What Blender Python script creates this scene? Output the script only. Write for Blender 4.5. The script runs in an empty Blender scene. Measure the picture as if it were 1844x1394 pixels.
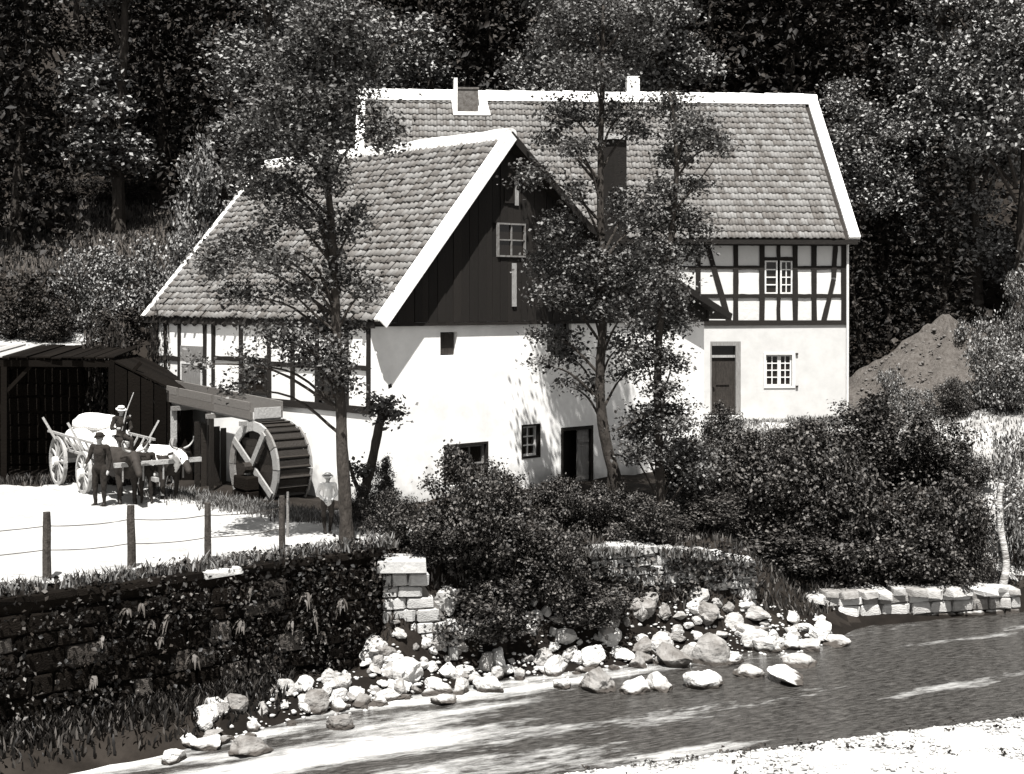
import bpy, bmesh, math, random
import numpy as np
from mathutils import Vector, Matrix, Euler, noise

# ------------------------------------------------------------------ camera, sky, sun, exposure
SC = bpy.context.scene
COL = SC.collection
FPX, CX, HY, CAMH = 2600.0, 922.0, 540.0, 5.13      # focal length in photo pixels, centre, horizon row, eye height
cam_d = bpy.data.cameras.new("camera"); cam = bpy.data.objects.new("camera", cam_d); COL.objects.link(cam)
cam.location = (0, 0, CAMH); cam.rotation_euler = (math.radians(90), 0, 0)
cam_d.sensor_width = 36.0; cam_d.lens = FPX / 1844 * 36; cam_d.shift_y = (HY - 697) / 1844
cam_d.clip_start = 0.5; cam_d.clip_end = 600
SC.camera = cam

SUN_AZ = Vector((-0.06, -1.0)).normalized()          # horizontal direction from the scene towards the sun
SUN_EL = math.radians(64)
world = bpy.data.worlds.new("World"); SC.world = world; world.use_nodes = True
wn = world.node_tree; wn.nodes.clear()
w_out = wn.nodes.new('ShaderNodeOutputWorld'); w_bg = wn.nodes.new('ShaderNodeBackground')
w_sky = wn.nodes.new('ShaderNodeTexSky'); w_sky.sky_type = 'NISHITA'; w_sky.sun_disc = False
w_sky.sun_elevation = SUN_EL; w_sky.sun_rotation = math.atan2(SUN_AZ.x, SUN_AZ.y)
w_hs = wn.nodes.new('ShaderNodeHueSaturation'); w_hs.inputs['Saturation'].default_value = 0.0   # monochrome print
wn.links.new(w_sky.outputs[0], w_hs.inputs['Color']); wn.links.new(w_hs.outputs[0], w_bg.inputs[0])
wn.links.new(w_bg.outputs[0], w_out.inputs[0]); w_bg.inputs[1].default_value = 0.05
sun_d = bpy.data.lights.new("sun", 'SUN'); sun_d.energy = 5.0; sun_d.angle = math.radians(0.5); sun_d.color = (1, .985, .96)
sun = bpy.data.objects.new("sun", sun_d); COL.objects.link(sun)
sd = Vector((SUN_AZ.x * math.cos(SUN_EL), SUN_AZ.y * math.cos(SUN_EL), math.sin(SUN_EL)))
sun.rotation_euler = sd.to_track_quat('Z', 'Y').to_euler(); sun.location = sd * 60
SC.view_settings.view_transform = 'Standard'; SC.view_settings.look = 'None'
SC.view_settings.exposure = 1.35; SC.view_settings.gamma = 1.0
SC.view_settings.use_curve_mapping = False
SC.cycles.max_bounces = 5; SC.cycles.diffuse_bounces = 2; SC.cycles.glossy_bounces = 2; SC.cycles.transmission_bounces = 2

# ------------------------------------------------------------------ helpers
RNG = np.random.default_rng(7)
random.seed(7)
def at(x, y, Y): return Vector(((x - CX) * Y / FPX, Y, CAMH - (y - HY) * Y / FPX))
def smooth(a, b, x):
    t = np.clip((x - a) / (b - a), 0, 1); return t * t * (3 - 2 * t)

def tint(v):                      # sepia of the print: dark tones brown, light tones neutral
    k = min(1.0, max(0.0, (v - .003) / .19)) ** .6
    return (v, v * (.78 + .205 * k), v * (.60 + .355 * k), 1)

MATS = {}
def mat(name, v, v2=None, scale=6.0, rough=.85, bump=.15, island=False, spec=.25, stretch=None, detail=6, objrand=.0, bscale=None):
    """noise-mottled surface between tones v and v2"""
    m = bpy.data.materials.new(name); m.use_nodes = True; nt = m.node_tree; N = nt.nodes; L = nt.links
    b = N['Principled BSDF']; b.inputs['Roughness'].default_value = rough; b.inputs['Specular IOR Level'].default_value = spec
    v2 = v * .6 if v2 is None else v2
    tc = N.new('ShaderNodeTexCoord'); mp = N.new('ShaderNodeMapping'); L.new(tc.outputs['Object'], mp.inputs[0])
    if stretch: mp.inputs['Scale'].default_value = stretch
    nz = N.new('ShaderNodeTexNoise'); nz.inputs['Scale'].default_value = scale; nz.inputs['Detail'].default_value = detail
    nz.inputs['Roughness'].default_value = .65
    L.new(mp.outputs[0], nz.inputs['Vector'])
    r = N.new('ShaderNodeValToRGB'); r.color_ramp.elements[0].position = .32; r.color_ramp.elements[1].position = .68
    r.color_ramp.elements[0].color = tint(v2); r.color_ramp.elements[1].color = tint(v)
    fac = nz.outputs['Fac']
    if island or objrand:
        src = N.new('ShaderNodeNewGeometry').outputs['Random Per Island'] if island else N.new('ShaderNodeObjectInfo').outputs['Random']
        mx = N.new('ShaderNodeMix'); mx.data_type = 'FLOAT'; mx.inputs[0].default_value = objrand if objrand else .5
        L.new(fac, mx.inputs[2]); L.new(src, mx.inputs[3]); fac = mx.outputs[0]
        r.color_ramp.elements[0].position = .2; r.color_ramp.elements[1].position = .8
    L.new(fac, r.inputs[0]); L.new(r.outputs[0], b.inputs['Base Color'])
    if bump:
        n2 = N.new('ShaderNodeTexNoise'); n2.inputs['Scale'].default_value = bscale or scale * 3; n2.inputs['Detail'].default_value = 5
        L.new(mp.outputs[0], n2.inputs['Vector'])
        bp = N.new('ShaderNodeBump'); bp.inputs['Strength'].default_value = bump; bp.inputs['Distance'].default_value = .05
        L.new(n2.outputs['Fac'], bp.inputs['Height']); L.new(bp.outputs[0], b.inputs['Normal'])
    MATS[name] = m
    return m

def leafmat(name, lo, hi, trans=.25, rough=.5, pw=1.0):
    m = bpy.data.materials.new(name); m.use_nodes = True; nt = m.node_tree; N = nt.nodes; L = nt.links
    b = N['Principled BSDF']; b.inputs['Roughness'].default_value = rough; b.inputs['Specular IOR Level'].default_value = .2
    g = N.new('ShaderNodeNewGeometry')
    r = N.new('ShaderNodeValToRGB'); e = r.color_ramp.elements
    e[0].position = 0; e[0].color = tint(lo); e[1].position = 1; e[1].color = tint(hi)
    p = N.new('ShaderNodeMath'); p.operation = 'POWER'; p.inputs[1].default_value = pw
    L.new(g.outputs['Random Per Island'], p.inputs[0]); L.new(p.outputs[0], r.inputs[0]); L.new(r.outputs[0], b.inputs['Base Color'])
    MATS[name] = m
    if not trans: return m
    t = N.new('ShaderNodeBsdfTranslucent'); L.new(r.outputs[0], t.inputs[0])
    mx = N.new('ShaderNodeMixShader'); mx.inputs[0].default_value = trans
    L.new(b.outputs[0], mx.inputs[1]); L.new(t.outputs[0], mx.inputs[2]); L.new(mx.outputs[0], N['Material Output'].inputs[0])
    MATS[name] = m
    return m

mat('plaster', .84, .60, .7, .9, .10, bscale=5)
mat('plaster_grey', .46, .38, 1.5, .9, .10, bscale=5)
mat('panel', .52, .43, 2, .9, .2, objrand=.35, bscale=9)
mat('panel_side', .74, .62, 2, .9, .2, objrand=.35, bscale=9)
mat('timber', .013, .006, 7, .85, .3, stretch=(1, 1, 1), objrand=.3)
mat('tar_board', .012, .006, 5, .8, .25, stretch=(4, 4, .5), objrand=.5)
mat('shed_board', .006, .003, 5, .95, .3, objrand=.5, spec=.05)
mat('pale_board', .30, .16, 6, .8, .25, stretch=(3, 3, .6))
mat('white_board', .80, .62, 5, .75, .2)
mat('lime', .80, .50, 5, .85, .35)
mat('tile', .18, .08, 9, .7, .2, island=True)
mat('tile_single', .18, .08, 9, .7, .2, objrand=.5)
mat('tile_front', .175, .075, 9, .7, .2, island=True)
mat('tile_front_single', .175, .075, 9, .7, .2, objrand=.5)
mat('deck', .02, .012, 4)
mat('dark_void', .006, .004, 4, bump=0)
mat('door_wood', .032, .012, 7, .7, .3, stretch=(3, 3, .6))
mat('door_grey', .22, .12, 7, .8, .3, stretch=(5, 5, .5))
mat('sash', .62, .45, 10, .6, .1)
mat('sash_dim', .20, .10, 10, .7, .1)
mat('curtain', .6, .42, 8, .95, .3, stretch=(6, 6, 1))
mat('brick_grey', .13, .05, 9, .9, .3)
mat('brick_dark', .012, .006, 9, .9, .3)
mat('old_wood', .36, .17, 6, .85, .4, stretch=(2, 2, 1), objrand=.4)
mat('wet_wood', .022, .008, 7, .6, .4, objrand=.5)
mat('grey_wood', .24, .12, 6, .85, .4, stretch=(2, 2, 2), objrand=.4)
mat('flume_wood', .13, .06, 6, .85, .4, stretch=(2, 2, 2), objrand=.4)
mat('post_wood', .055, .02, 9, .9, .5)
mat('wire', .03, .02, 9, .5, 0)
mat('road', .36, .24, 1.1, .95, .9, bscale=7)
mat('soil', .022, .008, 1.3, .95, .6, bscale=8, spec=.1)
mat('meadow', .055, .025, 2.5, .95, .6, bscale=12)
mat('dry_grass', .36, .16, 1.1, .95, .6, bscale=12)
mat('gravel', .38, .26, 2.0, .95, .6, bscale=10)
mat('mud', .010, .005, 2, .95, .5, spec=.1)
mat('stone_pale', .40, .20, 4, .9, .5, objrand=.35)
mat('stone_wall', .50, .26, 5, .9, .6, objrand=.45)
mat('stone_dark', .008, .003, 5, .98, .8, objrand=.5, spec=.05)
mat('stone_odd', .075, .02, 5, .95, .8, objrand=.5)
mat('mortar_dark', .012, .006, 6, .98, .4, spec=.05)
mat('mortar', .16, .08, 6, .95, .4)
mat('boulder', .52, .10, 3, .9, .6, objrand=.5, bscale=12)
mat('pebble', .44, .29, 3, .9, .3, island=True)
mat('heap', .09, .04, 9, .95, 1.0, stretch=(1, 1, .35), bscale=22)
mat('bark', .045, .018, 9, .95, .8, stretch=(1, 1, .35))
mat('bark_light', .20, .07, 9, .95, .8, stretch=(1, 1, .35))
mat('birch', .62, .10, 5, .9, .8, stretch=(.5, .5, 2.5))
mat('cloth_dark', .020, .010, 12, .95, .4)
mat('cloth_mid', .06, .03, 12, .95, .4)
mat('cloth_white', .78, .66, 10, .95, .4)
mat('straw', .72, .55, 20, .9, .4)
mat('skin', .30, .24, 8, .7, .1)
mat('leather', .02, .01, 8, .6, .2)
mat('tarp', .74, .58, 4, .95, .6)
mat('hide_white', .72, .55, 6, .85, .2)
mat('hide_dark', .028, .014, 6, .8, .2)
mat('horn', .35, .15, 6, .5, .1)
mat('iron', .03, .02, 9, .6, .1)
def wetline(m):          # stones are dark and wet up to a hand above the water
    nt = m.node_tree; N = nt.nodes; L = nt.links; b = N['Principled BSDF']; src = b.inputs['Base Color'].links[0].from_socket
    g = N.new('ShaderNodeNewGeometry'); sx = N.new('ShaderNodeSeparateXYZ'); L.new(g.outputs['Position'], sx.inputs[0]); nz = N.new('ShaderNodeTexNoise'); nz.inputs['Scale'].default_value = 5; L.new(g.outputs['Position'], nz.inputs['Vector'])
    ma = N.new('ShaderNodeMath'); ma.operation = 'MULTIPLY_ADD'; ma.inputs[1].default_value = .16; L.new(nz.outputs['Fac'], ma.inputs[0]); L.new(sx.outputs[2], ma.inputs[2])
    mr = N.new('ShaderNodeMapRange'); mr.inputs[1].default_value = -2.47; mr.inputs[2].default_value = -2.42; L.new(ma.outputs[0], mr.inputs[0])
    mx = N.new('ShaderNodeMix'); mx.data_type = 'RGBA'; L.new(mr.outputs[0], mx.inputs[0]); mx.inputs[6].default_value = tint(.05); L.new(src, mx.inputs[7]); L.new(mx.outputs[2], b.inputs['Base Color'])
wetline(MATS['boulder'])
def splash(m):           # rain splash and rising damp along the foot of the limewash
    nt = m.node_tree; N = nt.nodes; L = nt.links; b = N['Principled BSDF']; src = b.inputs['Base Color'].links[0].from_socket
    g = N.new('ShaderNodeNewGeometry'); sx = N.new('ShaderNodeSeparateXYZ'); L.new(g.outputs['Position'], sx.inputs[0]); nz = N.new('ShaderNodeTexNoise'); nz.inputs['Scale'].default_value = 1.6; nz.inputs['Detail'].default_value = 7; L.new(g.outputs['Position'], nz.inputs['Vector'])
    ma = N.new('ShaderNodeMath'); ma.operation = 'MULTIPLY_ADD'; ma.inputs[1].default_value = -2.4; L.new(nz.outputs['Fac'], ma.inputs[0]); L.new(sx.outputs[2], ma.inputs[2])
    mr = N.new('ShaderNodeMapRange'); mr.inputs[1].default_value = -1.3; mr.inputs[2].default_value = -.55; mr.inputs[3].default_value = .75; mr.inputs[4].default_value = 0; L.new(ma.outputs[0], mr.inputs[0])
    mx = N.new('ShaderNodeMix'); mx.data_type = 'RGBA'; L.new(mr.outputs[0], mx.inputs[0]); mx.inputs[7].default_value = tint(.22); L.new(src, mx.inputs[6]); L.new(mx.outputs[2], b.inputs['Base Color'])
splash(MATS['plaster'])
leafmat('leaf_alder', .009, .18, .15, .5, 1.6)
leafmat('leaf_bush', .005, .115, .0, .55, 2.6)
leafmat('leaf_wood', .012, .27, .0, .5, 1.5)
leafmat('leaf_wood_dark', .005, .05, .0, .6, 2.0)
leafmat('needle', .004, .03, .0, .65, 3)
leafmat('leaf_pale', .02, .28, .0, .6, 1.6)
leafmat('leaf_ivy', .003, .09, .0, .45, 6)
leafmat('grass', .02, .2, .0, .6, 1.6)
leafmat('leaf_ivy_dark', .003, .03, .0, .5, 4)
leafmat('fern', .02, .09, .0, .5, 1.0)

m = bpy.data.materials.new('glass_dark'); m.use_nodes = True
b = m.node_tree.nodes['Principled BSDF']; b.inputs['Base Color'].default_value = tint(.012); b.inputs['Roughness'].default_value = .12
b.inputs['Specular IOR Level'].default_value = .4; MATS['glass_dark'] = m
M = MATS

def link(name, me, material=None, parent=None, loc=None):
    o = bpy.data.objects.new(name, me); COL.objects.link(o)
    if material is not None and me is not None:
        if isinstance(material, str): material = M[material]
        if not me.materials: me.materials.append(material)
    if parent is not None: o.parent = parent
    if loc is not None: o.location = loc
    return o
def pydata(name, v, f, material=None, parent=None, smooth_=False):
    me = bpy.data.meshes.new(name); me.from_pydata([tuple(p) for p in v], [], f); me.update()
    if smooth_: me.shade_smooth()
    return link(name, me, material, parent)
def tag(o, label, cat, group=None):
    o['label'] = label; o['category'] = cat
    if group: o['group'] = group
    return o
def empty(name, loc=(0, 0, 0), rz=0.0):
    o = bpy.data.objects.new(name, None); COL.objects.link(o); o.location = loc; o.rotation_euler = (0, 0, rz); o.empty_display_size = .2
    return o
def structure(o): o['kind'] = 'structure'; return o
def stuff(o): o['kind'] = 'stuff'; return o

BOXF = [(0, 3, 2, 1), (4, 5, 6, 7), (0, 1, 5, 4), (1, 2, 6, 5), (2, 3, 7, 6), (3, 0, 4, 7)]
class MB:
    """collects vertices and faces for one mesh"""
    def __init__(s): s.v = []; s.f = []
    def add(s, v, f):
        n = len(s.v); s.v += [Vector(p) for p in v]; s.f += [tuple(i + n for i in q) for q in f]; return s
    def box(s, a, b):
        x0, y0, z0 = a; x1, y1, z1 = b
        return s.add([(x0, y0, z0), (x1, y0, z0), (x1, y1, z0), (x0, y1, z0), (x0, y0, z1), (x1, y0, z1), (x1, y1, z1), (x0, y1, z1)], BOXF)
    def hexa(s, pts): return s.add(pts, BOXF)
    def bar(s, p, q, w, h=None, up=(0, 0, 1)):
        p = Vector(p); q = Vector(q); h = h or w; d = (q - p).normalized(); u = Vector(up)
        if abs(d.dot(u)) > .95: u = Vector((1, 0, 0))
        sx = d.cross(u).normalized() * w / 2; sy = sx.cross(d).normalized() * h / 2
        return s.add([p - sx - sy, p + sx - sy, p + sx + sy, p - sx + sy, q - sx - sy, q + sx - sy, q + sx + sy, q - sx + sy],
                     [(0, 3, 2, 1), (4, 5, 6, 7), (0, 1, 5, 4), (1, 2, 6, 5), (2, 3, 7, 6), (3, 0, 4, 7)])
    def tube(s, pts, rad, n=8, wob=0.0):
        pts = [Vector(p) for p in pts]; base = len(s.v); rings = len(pts)
        for i, p in enumerate(pts):
            d = (pts[min(i + 1, rings - 1)] - pts[max(i - 1, 0)]).normalized()
            u = Vector((1, 0, 0)) if abs(d.x) < .9 else Vector((0, 1, 0))
            a = d.cross(u).normalized(); b = d.cross(a)
            r = rad[i] if hasattr(rad, '__len__') else rad
            for k in range(n):
                t = 2 * math.pi * k / n; rr = r * (1 + wob * random.uniform(-1, 1))
                s.v.append(p + a * math.cos(t) * rr + b * math.sin(t) * rr)
        for i in range(rings - 1):
            for k in range(n):
                s.f.append((base + i * n + k, base + i * n + (k + 1) % n, base + (i + 1) * n + (k + 1) % n, base + (i + 1) * n + k))
        s.f.append(tuple(base + k for k in range(n))[::-1]); s.f.append(tuple(base + (rings - 1) * n + k for k in range(n)))
        return s
    def disc(s, c, axis, r, h, n=16):
        c = Vector(c); a = Vector(axis).normalized(); return s.tube([c - a * h / 2, c + a * h / 2], r, n)
    def build(s, name, material, parent=None, smooth_=False):
        return pydata(name, s.v, s.f, material, parent, smooth_)

def spline(pts, n=6):
    """Catmull-Rom through pts"""
    P = [Vector(p) for p in pts]; P = [P[0] * 2 - P[1]] + P + [P[-1] * 2 - P[-2]]; out = []
    for i in range(1, len(P) - 2):
        for k in range(n):
            t = k / n; a, b, c, d = P[i - 1], P[i], P[i + 1], P[i + 2]
            out.append(.5 * ((2 * b) + (c - a) * t + (2 * a - 5 * b + 4 * c - d) * t * t + (3 * b - a - 3 * c + d) * t ** 3))
    out.append(P[-2]); return out

def np_mesh(name, V, F):
    """V (n,3), F (m,k) with k constant"""
    me = bpy.data.meshes.new(name); k = F.shape[1]
    me.vertices.add(len(V)); me.vertices.foreach_set('co', V.astype(np.float32).ravel())
    me.loops.add(F.size); me.loops.foreach_set('vertex_index', F.astype(np.int32).ravel())
    me.polygons.add(len(F)); me.polygons.foreach_set('loop_start', np.arange(0, F.size, k, dtype=np.int32))
    me.polygons.foreach_set('loop_total', np.full(len(F), k, dtype=np.int32))
    me.update(calc_edges=True); return me

def unit(a): return a / np.maximum(np.linalg.norm(a, axis=1, keepdims=True), 1e-9)
def leaf_mesh(name, P, size, rng, up=.6, aspect=.72, droop=.15, fold=.12, var=.45):
    n = len(P); nr = rng.normal(size=(n, 3)); nr[:, 2] = np.abs(nr[:, 2]) + up; nr = unit(nr)
    d = rng.normal(size=(n, 3)); d[:, 2] -= droop; d = unit(d - nr * np.sum(d * nr, 1, keepdims=True)); s = np.cross(nr, d)
    L = (size * (1 + var * rng.uniform(-1, 1, size=n)))[:, None]; W = L * aspect * .5
    V = np.empty((n, 4, 3)); V[:, 0] = P - d * L * .5; V[:, 1] = P + s * W + nr * fold * L; V[:, 2] = P + d * L * .5; V[:, 3] = P - s * W + nr * fold * L
    b = np.arange(n)[:, None] * 4
    F = np.concatenate([b + np.array([[0, 1, 2]]), b + np.array([[0, 2, 3]])], 0)
    return np_mesh(name, V.reshape(-1, 3), F)

def clump_points(clumps, n, rng, twig=.16, per=14, shell=.55):
    """clumps: (cx,cy,cz,rx,ry,rz); leaves gather round twig ends inside the clumps"""
    C = np.array([c[:3] for c in clumps]); R = np.array([c[3:6] for c in clumps])
    w = (R.prod(1)) ** .66; w /= w.sum(); nt = max(1, n // per)
    idx = rng.choice(len(C), size=nt, p=w); d = unit(rng.normal(size=(nt, 3)))
    r = rng.uniform(0, 1, size=(nt, 1)) ** shell
    T = C[idx] + d * r * R[idx]
    tl = twig * rng.uniform(.5, 1.6, size=nt)
    P = np.repeat(T, per, 0) + rng.normal(size=(nt * per, 3)) * np.repeat(tl, per)[:, None] * np.array([1, 1, .6])
    return P
# ------------------------------------------------------------------ terrain
SHX = [-40, -12, -6.3, -3.4, -.25, 4.0, 7.0, 8.5, 12.7, 30, 80]; SHY = [-2, 20.6, 24.2, 27.2, 29.5, 31.2, 32.6, 34.3, 35.8, 44, 70]   # far shore
def Ys(X): return np.interp(X, SHX, SHY)
def Yn(X): return 23.6 + .378 * X                                                           # near gravel bank
WX0, WY0, WX1, WY1 = -12.0, 21.6, -2.6, 29.3                                                # river wall, top edge
def Yw(X): return WY0 + (X - WX0) * (WY1 - WY0) / (WX1 - WX0)
EX0, EY0, EX1, EY1 = -24.0, 43.3, -10.4, 44.3                                                # retaining wall below the upper lane
def Ye(X): return EY0 + (X - EX0) * (EY1 - EY0) / (EX1 - EX0)
def height(X, Y):
    X = np.asarray(X, float); Y = np.asarray(Y, float); t = Y - Ys(X)
    zc = np.interp(X, [-4, 1, 5, 7, 30], [0, -.25, -.5, -1.9, -1.8])
    z = -2.95 + smooth(-.5, .3, t) * .45
    bank = -2.5 + (zc + 2.5) * smooth(.2, 2.2, t); z = np.where(t > .2, bank, z)
    inland = smooth(0, 1, (Y - (Ys(X) + 2.0)) / np.maximum(.5, 41.0 - (Ys(X) + 2.0)))
    z = np.where(t > 2.0, zc + (0 - zc) * inland, z)
    z = z + smooth(41.5, 45.5, Y) * smooth(4.5, 7.5, X) * 1.2                               # terrace of the right house
    z = z + smooth(12, 26, X) * smooth(39, 52, Y) * 3.2
    left = smooth(-2.2, -3.0, X)                                                            # walled side: step at the wall
    step = np.where(Y > Yw(X) + .55, 0.0, np.minimum(z, -2.35 + .12 * np.clip(t, 0, 3)))
    z = z * (1 - left) + step * left
    e = (X < -8.9) * smooth(Ye(X) + .45, Ye(X) + .7, Y) * (1 - smooth(-10.6, -8.9, X))
    z = z + e * (3.7 + .16 * np.clip(Y - Ye(X) - .7, 0, 4) * smooth(-11.5, -14, X))
    hill = np.maximum(0, Y - 57) * (.36 + .18 * smooth(-14, 4, X))
    z = z + hill
    z = np.where(Y < Yn(X), -2.9 + .42 * smooth(0, 1.0, Yn(X) - Y) + .05 * np.clip(Yn(X) - Y, 0, 30), z)
    return z
def hz(x, y): return float(height(x, y))

gx = np.concatenate([np.arange(-80, -16, 1.0), np.arange(-16, 20, .3), np.arange(20, 81, 1.0)])
gy = np.concatenate([np.arange(2, 19, 1.0), np.arange(19, 58, .3), np.arange(58, 150, 1.2)])
GX, GY = np.meshgrid(gx, gy); GZ = height(GX, GY)
fx = GX * .9; 
GZ = GZ + .05 * np.sin(GX * 2.1 + GY * 1.3) * np.sin(GY * 1.7 - GX * .8) + RNG.normal(size=GZ.shape) * .018
V = np.stack([GX, GY, GZ], -1).reshape(-1, 3); nx = len(gx); ny = len(gy)
ii = np.arange(ny - 1)[:, None] * nx + np.arange(nx - 1)[None, :]; ii = ii.ravel()
me = np_mesh('ground', V, np.stack([ii, ii + 1, ii + nx + 1, ii + nx], 1))
for k in ('soil', 'gravel', 'meadow', 'dry_grass', 'mud', 'road'): me.materials.append(M[k])
fc = V[np.stack([ii, ii + 1, ii + nx + 1, ii + nx], 1)].mean(1); jx = fc[:, 0] + RNG.normal(size=len(fc)) * .2; jy = fc[:, 1] + RNG.normal(size=len(fc)) * .2
mi = np.zeros(len(fc), np.int32)
mi[(jy > 62) & (jy < 72) & (jx < -12)] = 2
mi[(jx > 12.3) & (jy > 37.5) & (jy < 56)] = 3
mi[(jx > 6) & (jy > 43.3) & (jy < 48) & (jx < 14)] = 3
mi[(jx > 9.3) & (jy > 37.8) & (jy < 38.7) & (jx < 11)] = 3
mi[(jy > Ys(jx) - .6) & (jy < Ys(jx) + .9) & (jx > -5.2)] = 4
mi[(fc[:, 1] < Ys(fc[:, 0]) - .6)] = 4
mi[jy < Yn(jx) + .1] = 1
mi[(jx < -13.4) & (jy > Ye(jx) + .4) & (jy < Ye(jx) + 3.4)] = 5
me.polygons.foreach_set('material_index', mi); me.shade_smooth()
ground = structure(link('ground', me))

# pale sandy lane in front of the mill: sheet with an uneven edge, laid just above the ground
def rut(A, B):           # two cart tracks running along the lane towards the wagon
    c = 33.0 + .62 * (A + 8) + .8 * np.sin(A * .35); return sum(-.05 * np.exp(-((B - c - o) / .13) ** 2) + .025 * np.exp(-((B - c - o - .3) / .12) ** 2) for o in (-.8, .8)) + .012 * RNG.normal(size=A.shape)
def sheet(name, poly, material, lift=.02, seg=.35):
    """fills a polygon (list of xy) with a fine sheet that follows the ground"""
    P = np.array(poly, float); x0, y0 = P.min(0); x1, y1 = P.max(0)
    xs = np.arange(x0, x1 + seg, seg); ys = np.arange(y0, y1 + seg, seg); A, B = np.meshgrid(xs, ys)
    A = A + RNG.normal(size=A.shape) * seg * .12; B = B + RNG.normal(size=B.shape) * seg * .12
    Z = height(A, B) + lift + (rut(A, B) if name == 'lane' else 0) + .05 * np.sin(A * 2.1 + B * 1.3) * np.sin(B * 1.7 - A * .8)
    n = len(xs); q = (np.arange(len(ys) - 1)[:, None] * n + np.arange(n - 1)[None, :]).ravel()
    F = np.stack([q, q + 1, q + n + 1, q + n], 1); Vv = np.stack([A, B, Z], -1).reshape(-1, 3); c = Vv[F].mean(1)
    ins = np.zeros(len(c), bool); j = len(P) - 1
    for i in range(len(P)):
        cond = ((P[i, 1] > c[:, 1]) != (P[j, 1] > c[:, 1])) & (c[:, 0] < (P[j, 0] - P[i, 0]) * (c[:, 1] - P[i, 1]) / (P[j, 1] - P[i, 1] + 1e-12) + P[i, 0])
        ins ^= cond; j = i
    F = F[ins]; used = np.unique(F); re = np.full(len(Vv), -1); re[used] = np.arange(len(used))
    me = np_mesh(name, Vv[used], re[F]); me.shade_smooth()
    return structure(link(name, me, material))
sheet('lane', [(-13.5, 21.9), (-9.6, 24.9), (-7.4, 26.6), (-4.9, 28.6), (-3.4, 29.9), (-2.2, 31.2), (-2.4, 33.5), (-4.6, 34.6), (-6.4, 34.9), (-7.6, 36.6), (-9, 38.6), (-11.5, 39.6), (-16, 39.3), (-26, 38.5), (-30, 30), (-22, 24)], 'road', .075, .13)

# river: still-flowing water with broken foam streaks along the current
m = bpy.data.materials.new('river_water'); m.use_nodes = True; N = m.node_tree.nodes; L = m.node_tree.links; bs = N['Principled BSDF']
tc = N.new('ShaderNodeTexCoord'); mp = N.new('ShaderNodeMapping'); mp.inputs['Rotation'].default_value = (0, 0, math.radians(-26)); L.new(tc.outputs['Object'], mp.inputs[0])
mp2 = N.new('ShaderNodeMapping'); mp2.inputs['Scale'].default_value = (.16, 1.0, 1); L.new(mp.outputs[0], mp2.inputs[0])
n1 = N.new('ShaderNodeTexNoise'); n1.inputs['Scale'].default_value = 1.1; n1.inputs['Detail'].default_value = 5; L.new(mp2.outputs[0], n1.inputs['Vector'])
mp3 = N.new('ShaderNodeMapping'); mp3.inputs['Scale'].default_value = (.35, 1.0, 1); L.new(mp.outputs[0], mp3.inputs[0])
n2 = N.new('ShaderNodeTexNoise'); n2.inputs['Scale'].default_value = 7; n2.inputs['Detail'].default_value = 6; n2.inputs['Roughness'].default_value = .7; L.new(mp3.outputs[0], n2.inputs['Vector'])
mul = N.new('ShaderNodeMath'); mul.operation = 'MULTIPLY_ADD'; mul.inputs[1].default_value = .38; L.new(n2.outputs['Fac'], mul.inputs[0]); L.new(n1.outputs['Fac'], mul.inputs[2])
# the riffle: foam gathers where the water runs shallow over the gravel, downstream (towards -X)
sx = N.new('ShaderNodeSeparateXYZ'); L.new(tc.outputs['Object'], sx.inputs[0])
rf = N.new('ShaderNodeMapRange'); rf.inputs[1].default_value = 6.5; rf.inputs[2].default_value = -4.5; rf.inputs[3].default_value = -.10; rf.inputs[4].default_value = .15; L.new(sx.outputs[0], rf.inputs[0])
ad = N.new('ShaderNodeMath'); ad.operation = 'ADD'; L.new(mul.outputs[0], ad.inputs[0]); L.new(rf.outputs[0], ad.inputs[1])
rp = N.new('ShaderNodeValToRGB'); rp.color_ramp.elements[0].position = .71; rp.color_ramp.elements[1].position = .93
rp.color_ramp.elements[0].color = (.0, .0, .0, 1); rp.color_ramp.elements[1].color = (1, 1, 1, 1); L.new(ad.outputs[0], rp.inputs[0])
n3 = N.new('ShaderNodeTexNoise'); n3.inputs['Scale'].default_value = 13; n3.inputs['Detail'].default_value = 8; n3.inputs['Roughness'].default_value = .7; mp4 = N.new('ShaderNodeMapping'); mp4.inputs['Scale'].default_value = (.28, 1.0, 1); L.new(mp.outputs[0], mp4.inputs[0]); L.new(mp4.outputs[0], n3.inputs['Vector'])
r3 = N.new('ShaderNodeValToRGB'); r3.color_ramp.elements[0].position = .40; r3.color_ramp.elements[1].position = .66; r3.color_ramp.elements[0].color = (.010, .009, .008, 1); r3.color_ramp.elements[1].color = (.075, .071, .066, 1); L.new(n3.outputs['Fac'], r3.inputs[0])  # ripple sparkle painted into the water colour as fine light specks
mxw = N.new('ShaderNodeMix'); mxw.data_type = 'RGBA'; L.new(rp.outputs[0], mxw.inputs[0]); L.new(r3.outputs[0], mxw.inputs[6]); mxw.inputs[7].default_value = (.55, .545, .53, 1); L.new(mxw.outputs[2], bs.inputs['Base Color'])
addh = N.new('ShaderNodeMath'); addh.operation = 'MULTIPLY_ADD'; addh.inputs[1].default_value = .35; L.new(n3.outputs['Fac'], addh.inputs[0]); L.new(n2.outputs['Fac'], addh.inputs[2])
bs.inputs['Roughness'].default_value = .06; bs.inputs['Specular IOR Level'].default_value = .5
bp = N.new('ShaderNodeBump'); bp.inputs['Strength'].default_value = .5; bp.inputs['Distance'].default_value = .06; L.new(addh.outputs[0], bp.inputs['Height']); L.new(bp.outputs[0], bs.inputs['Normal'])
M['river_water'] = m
xs = np.arange(-40, 60, .5); rows = 14; Vv = []
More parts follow.
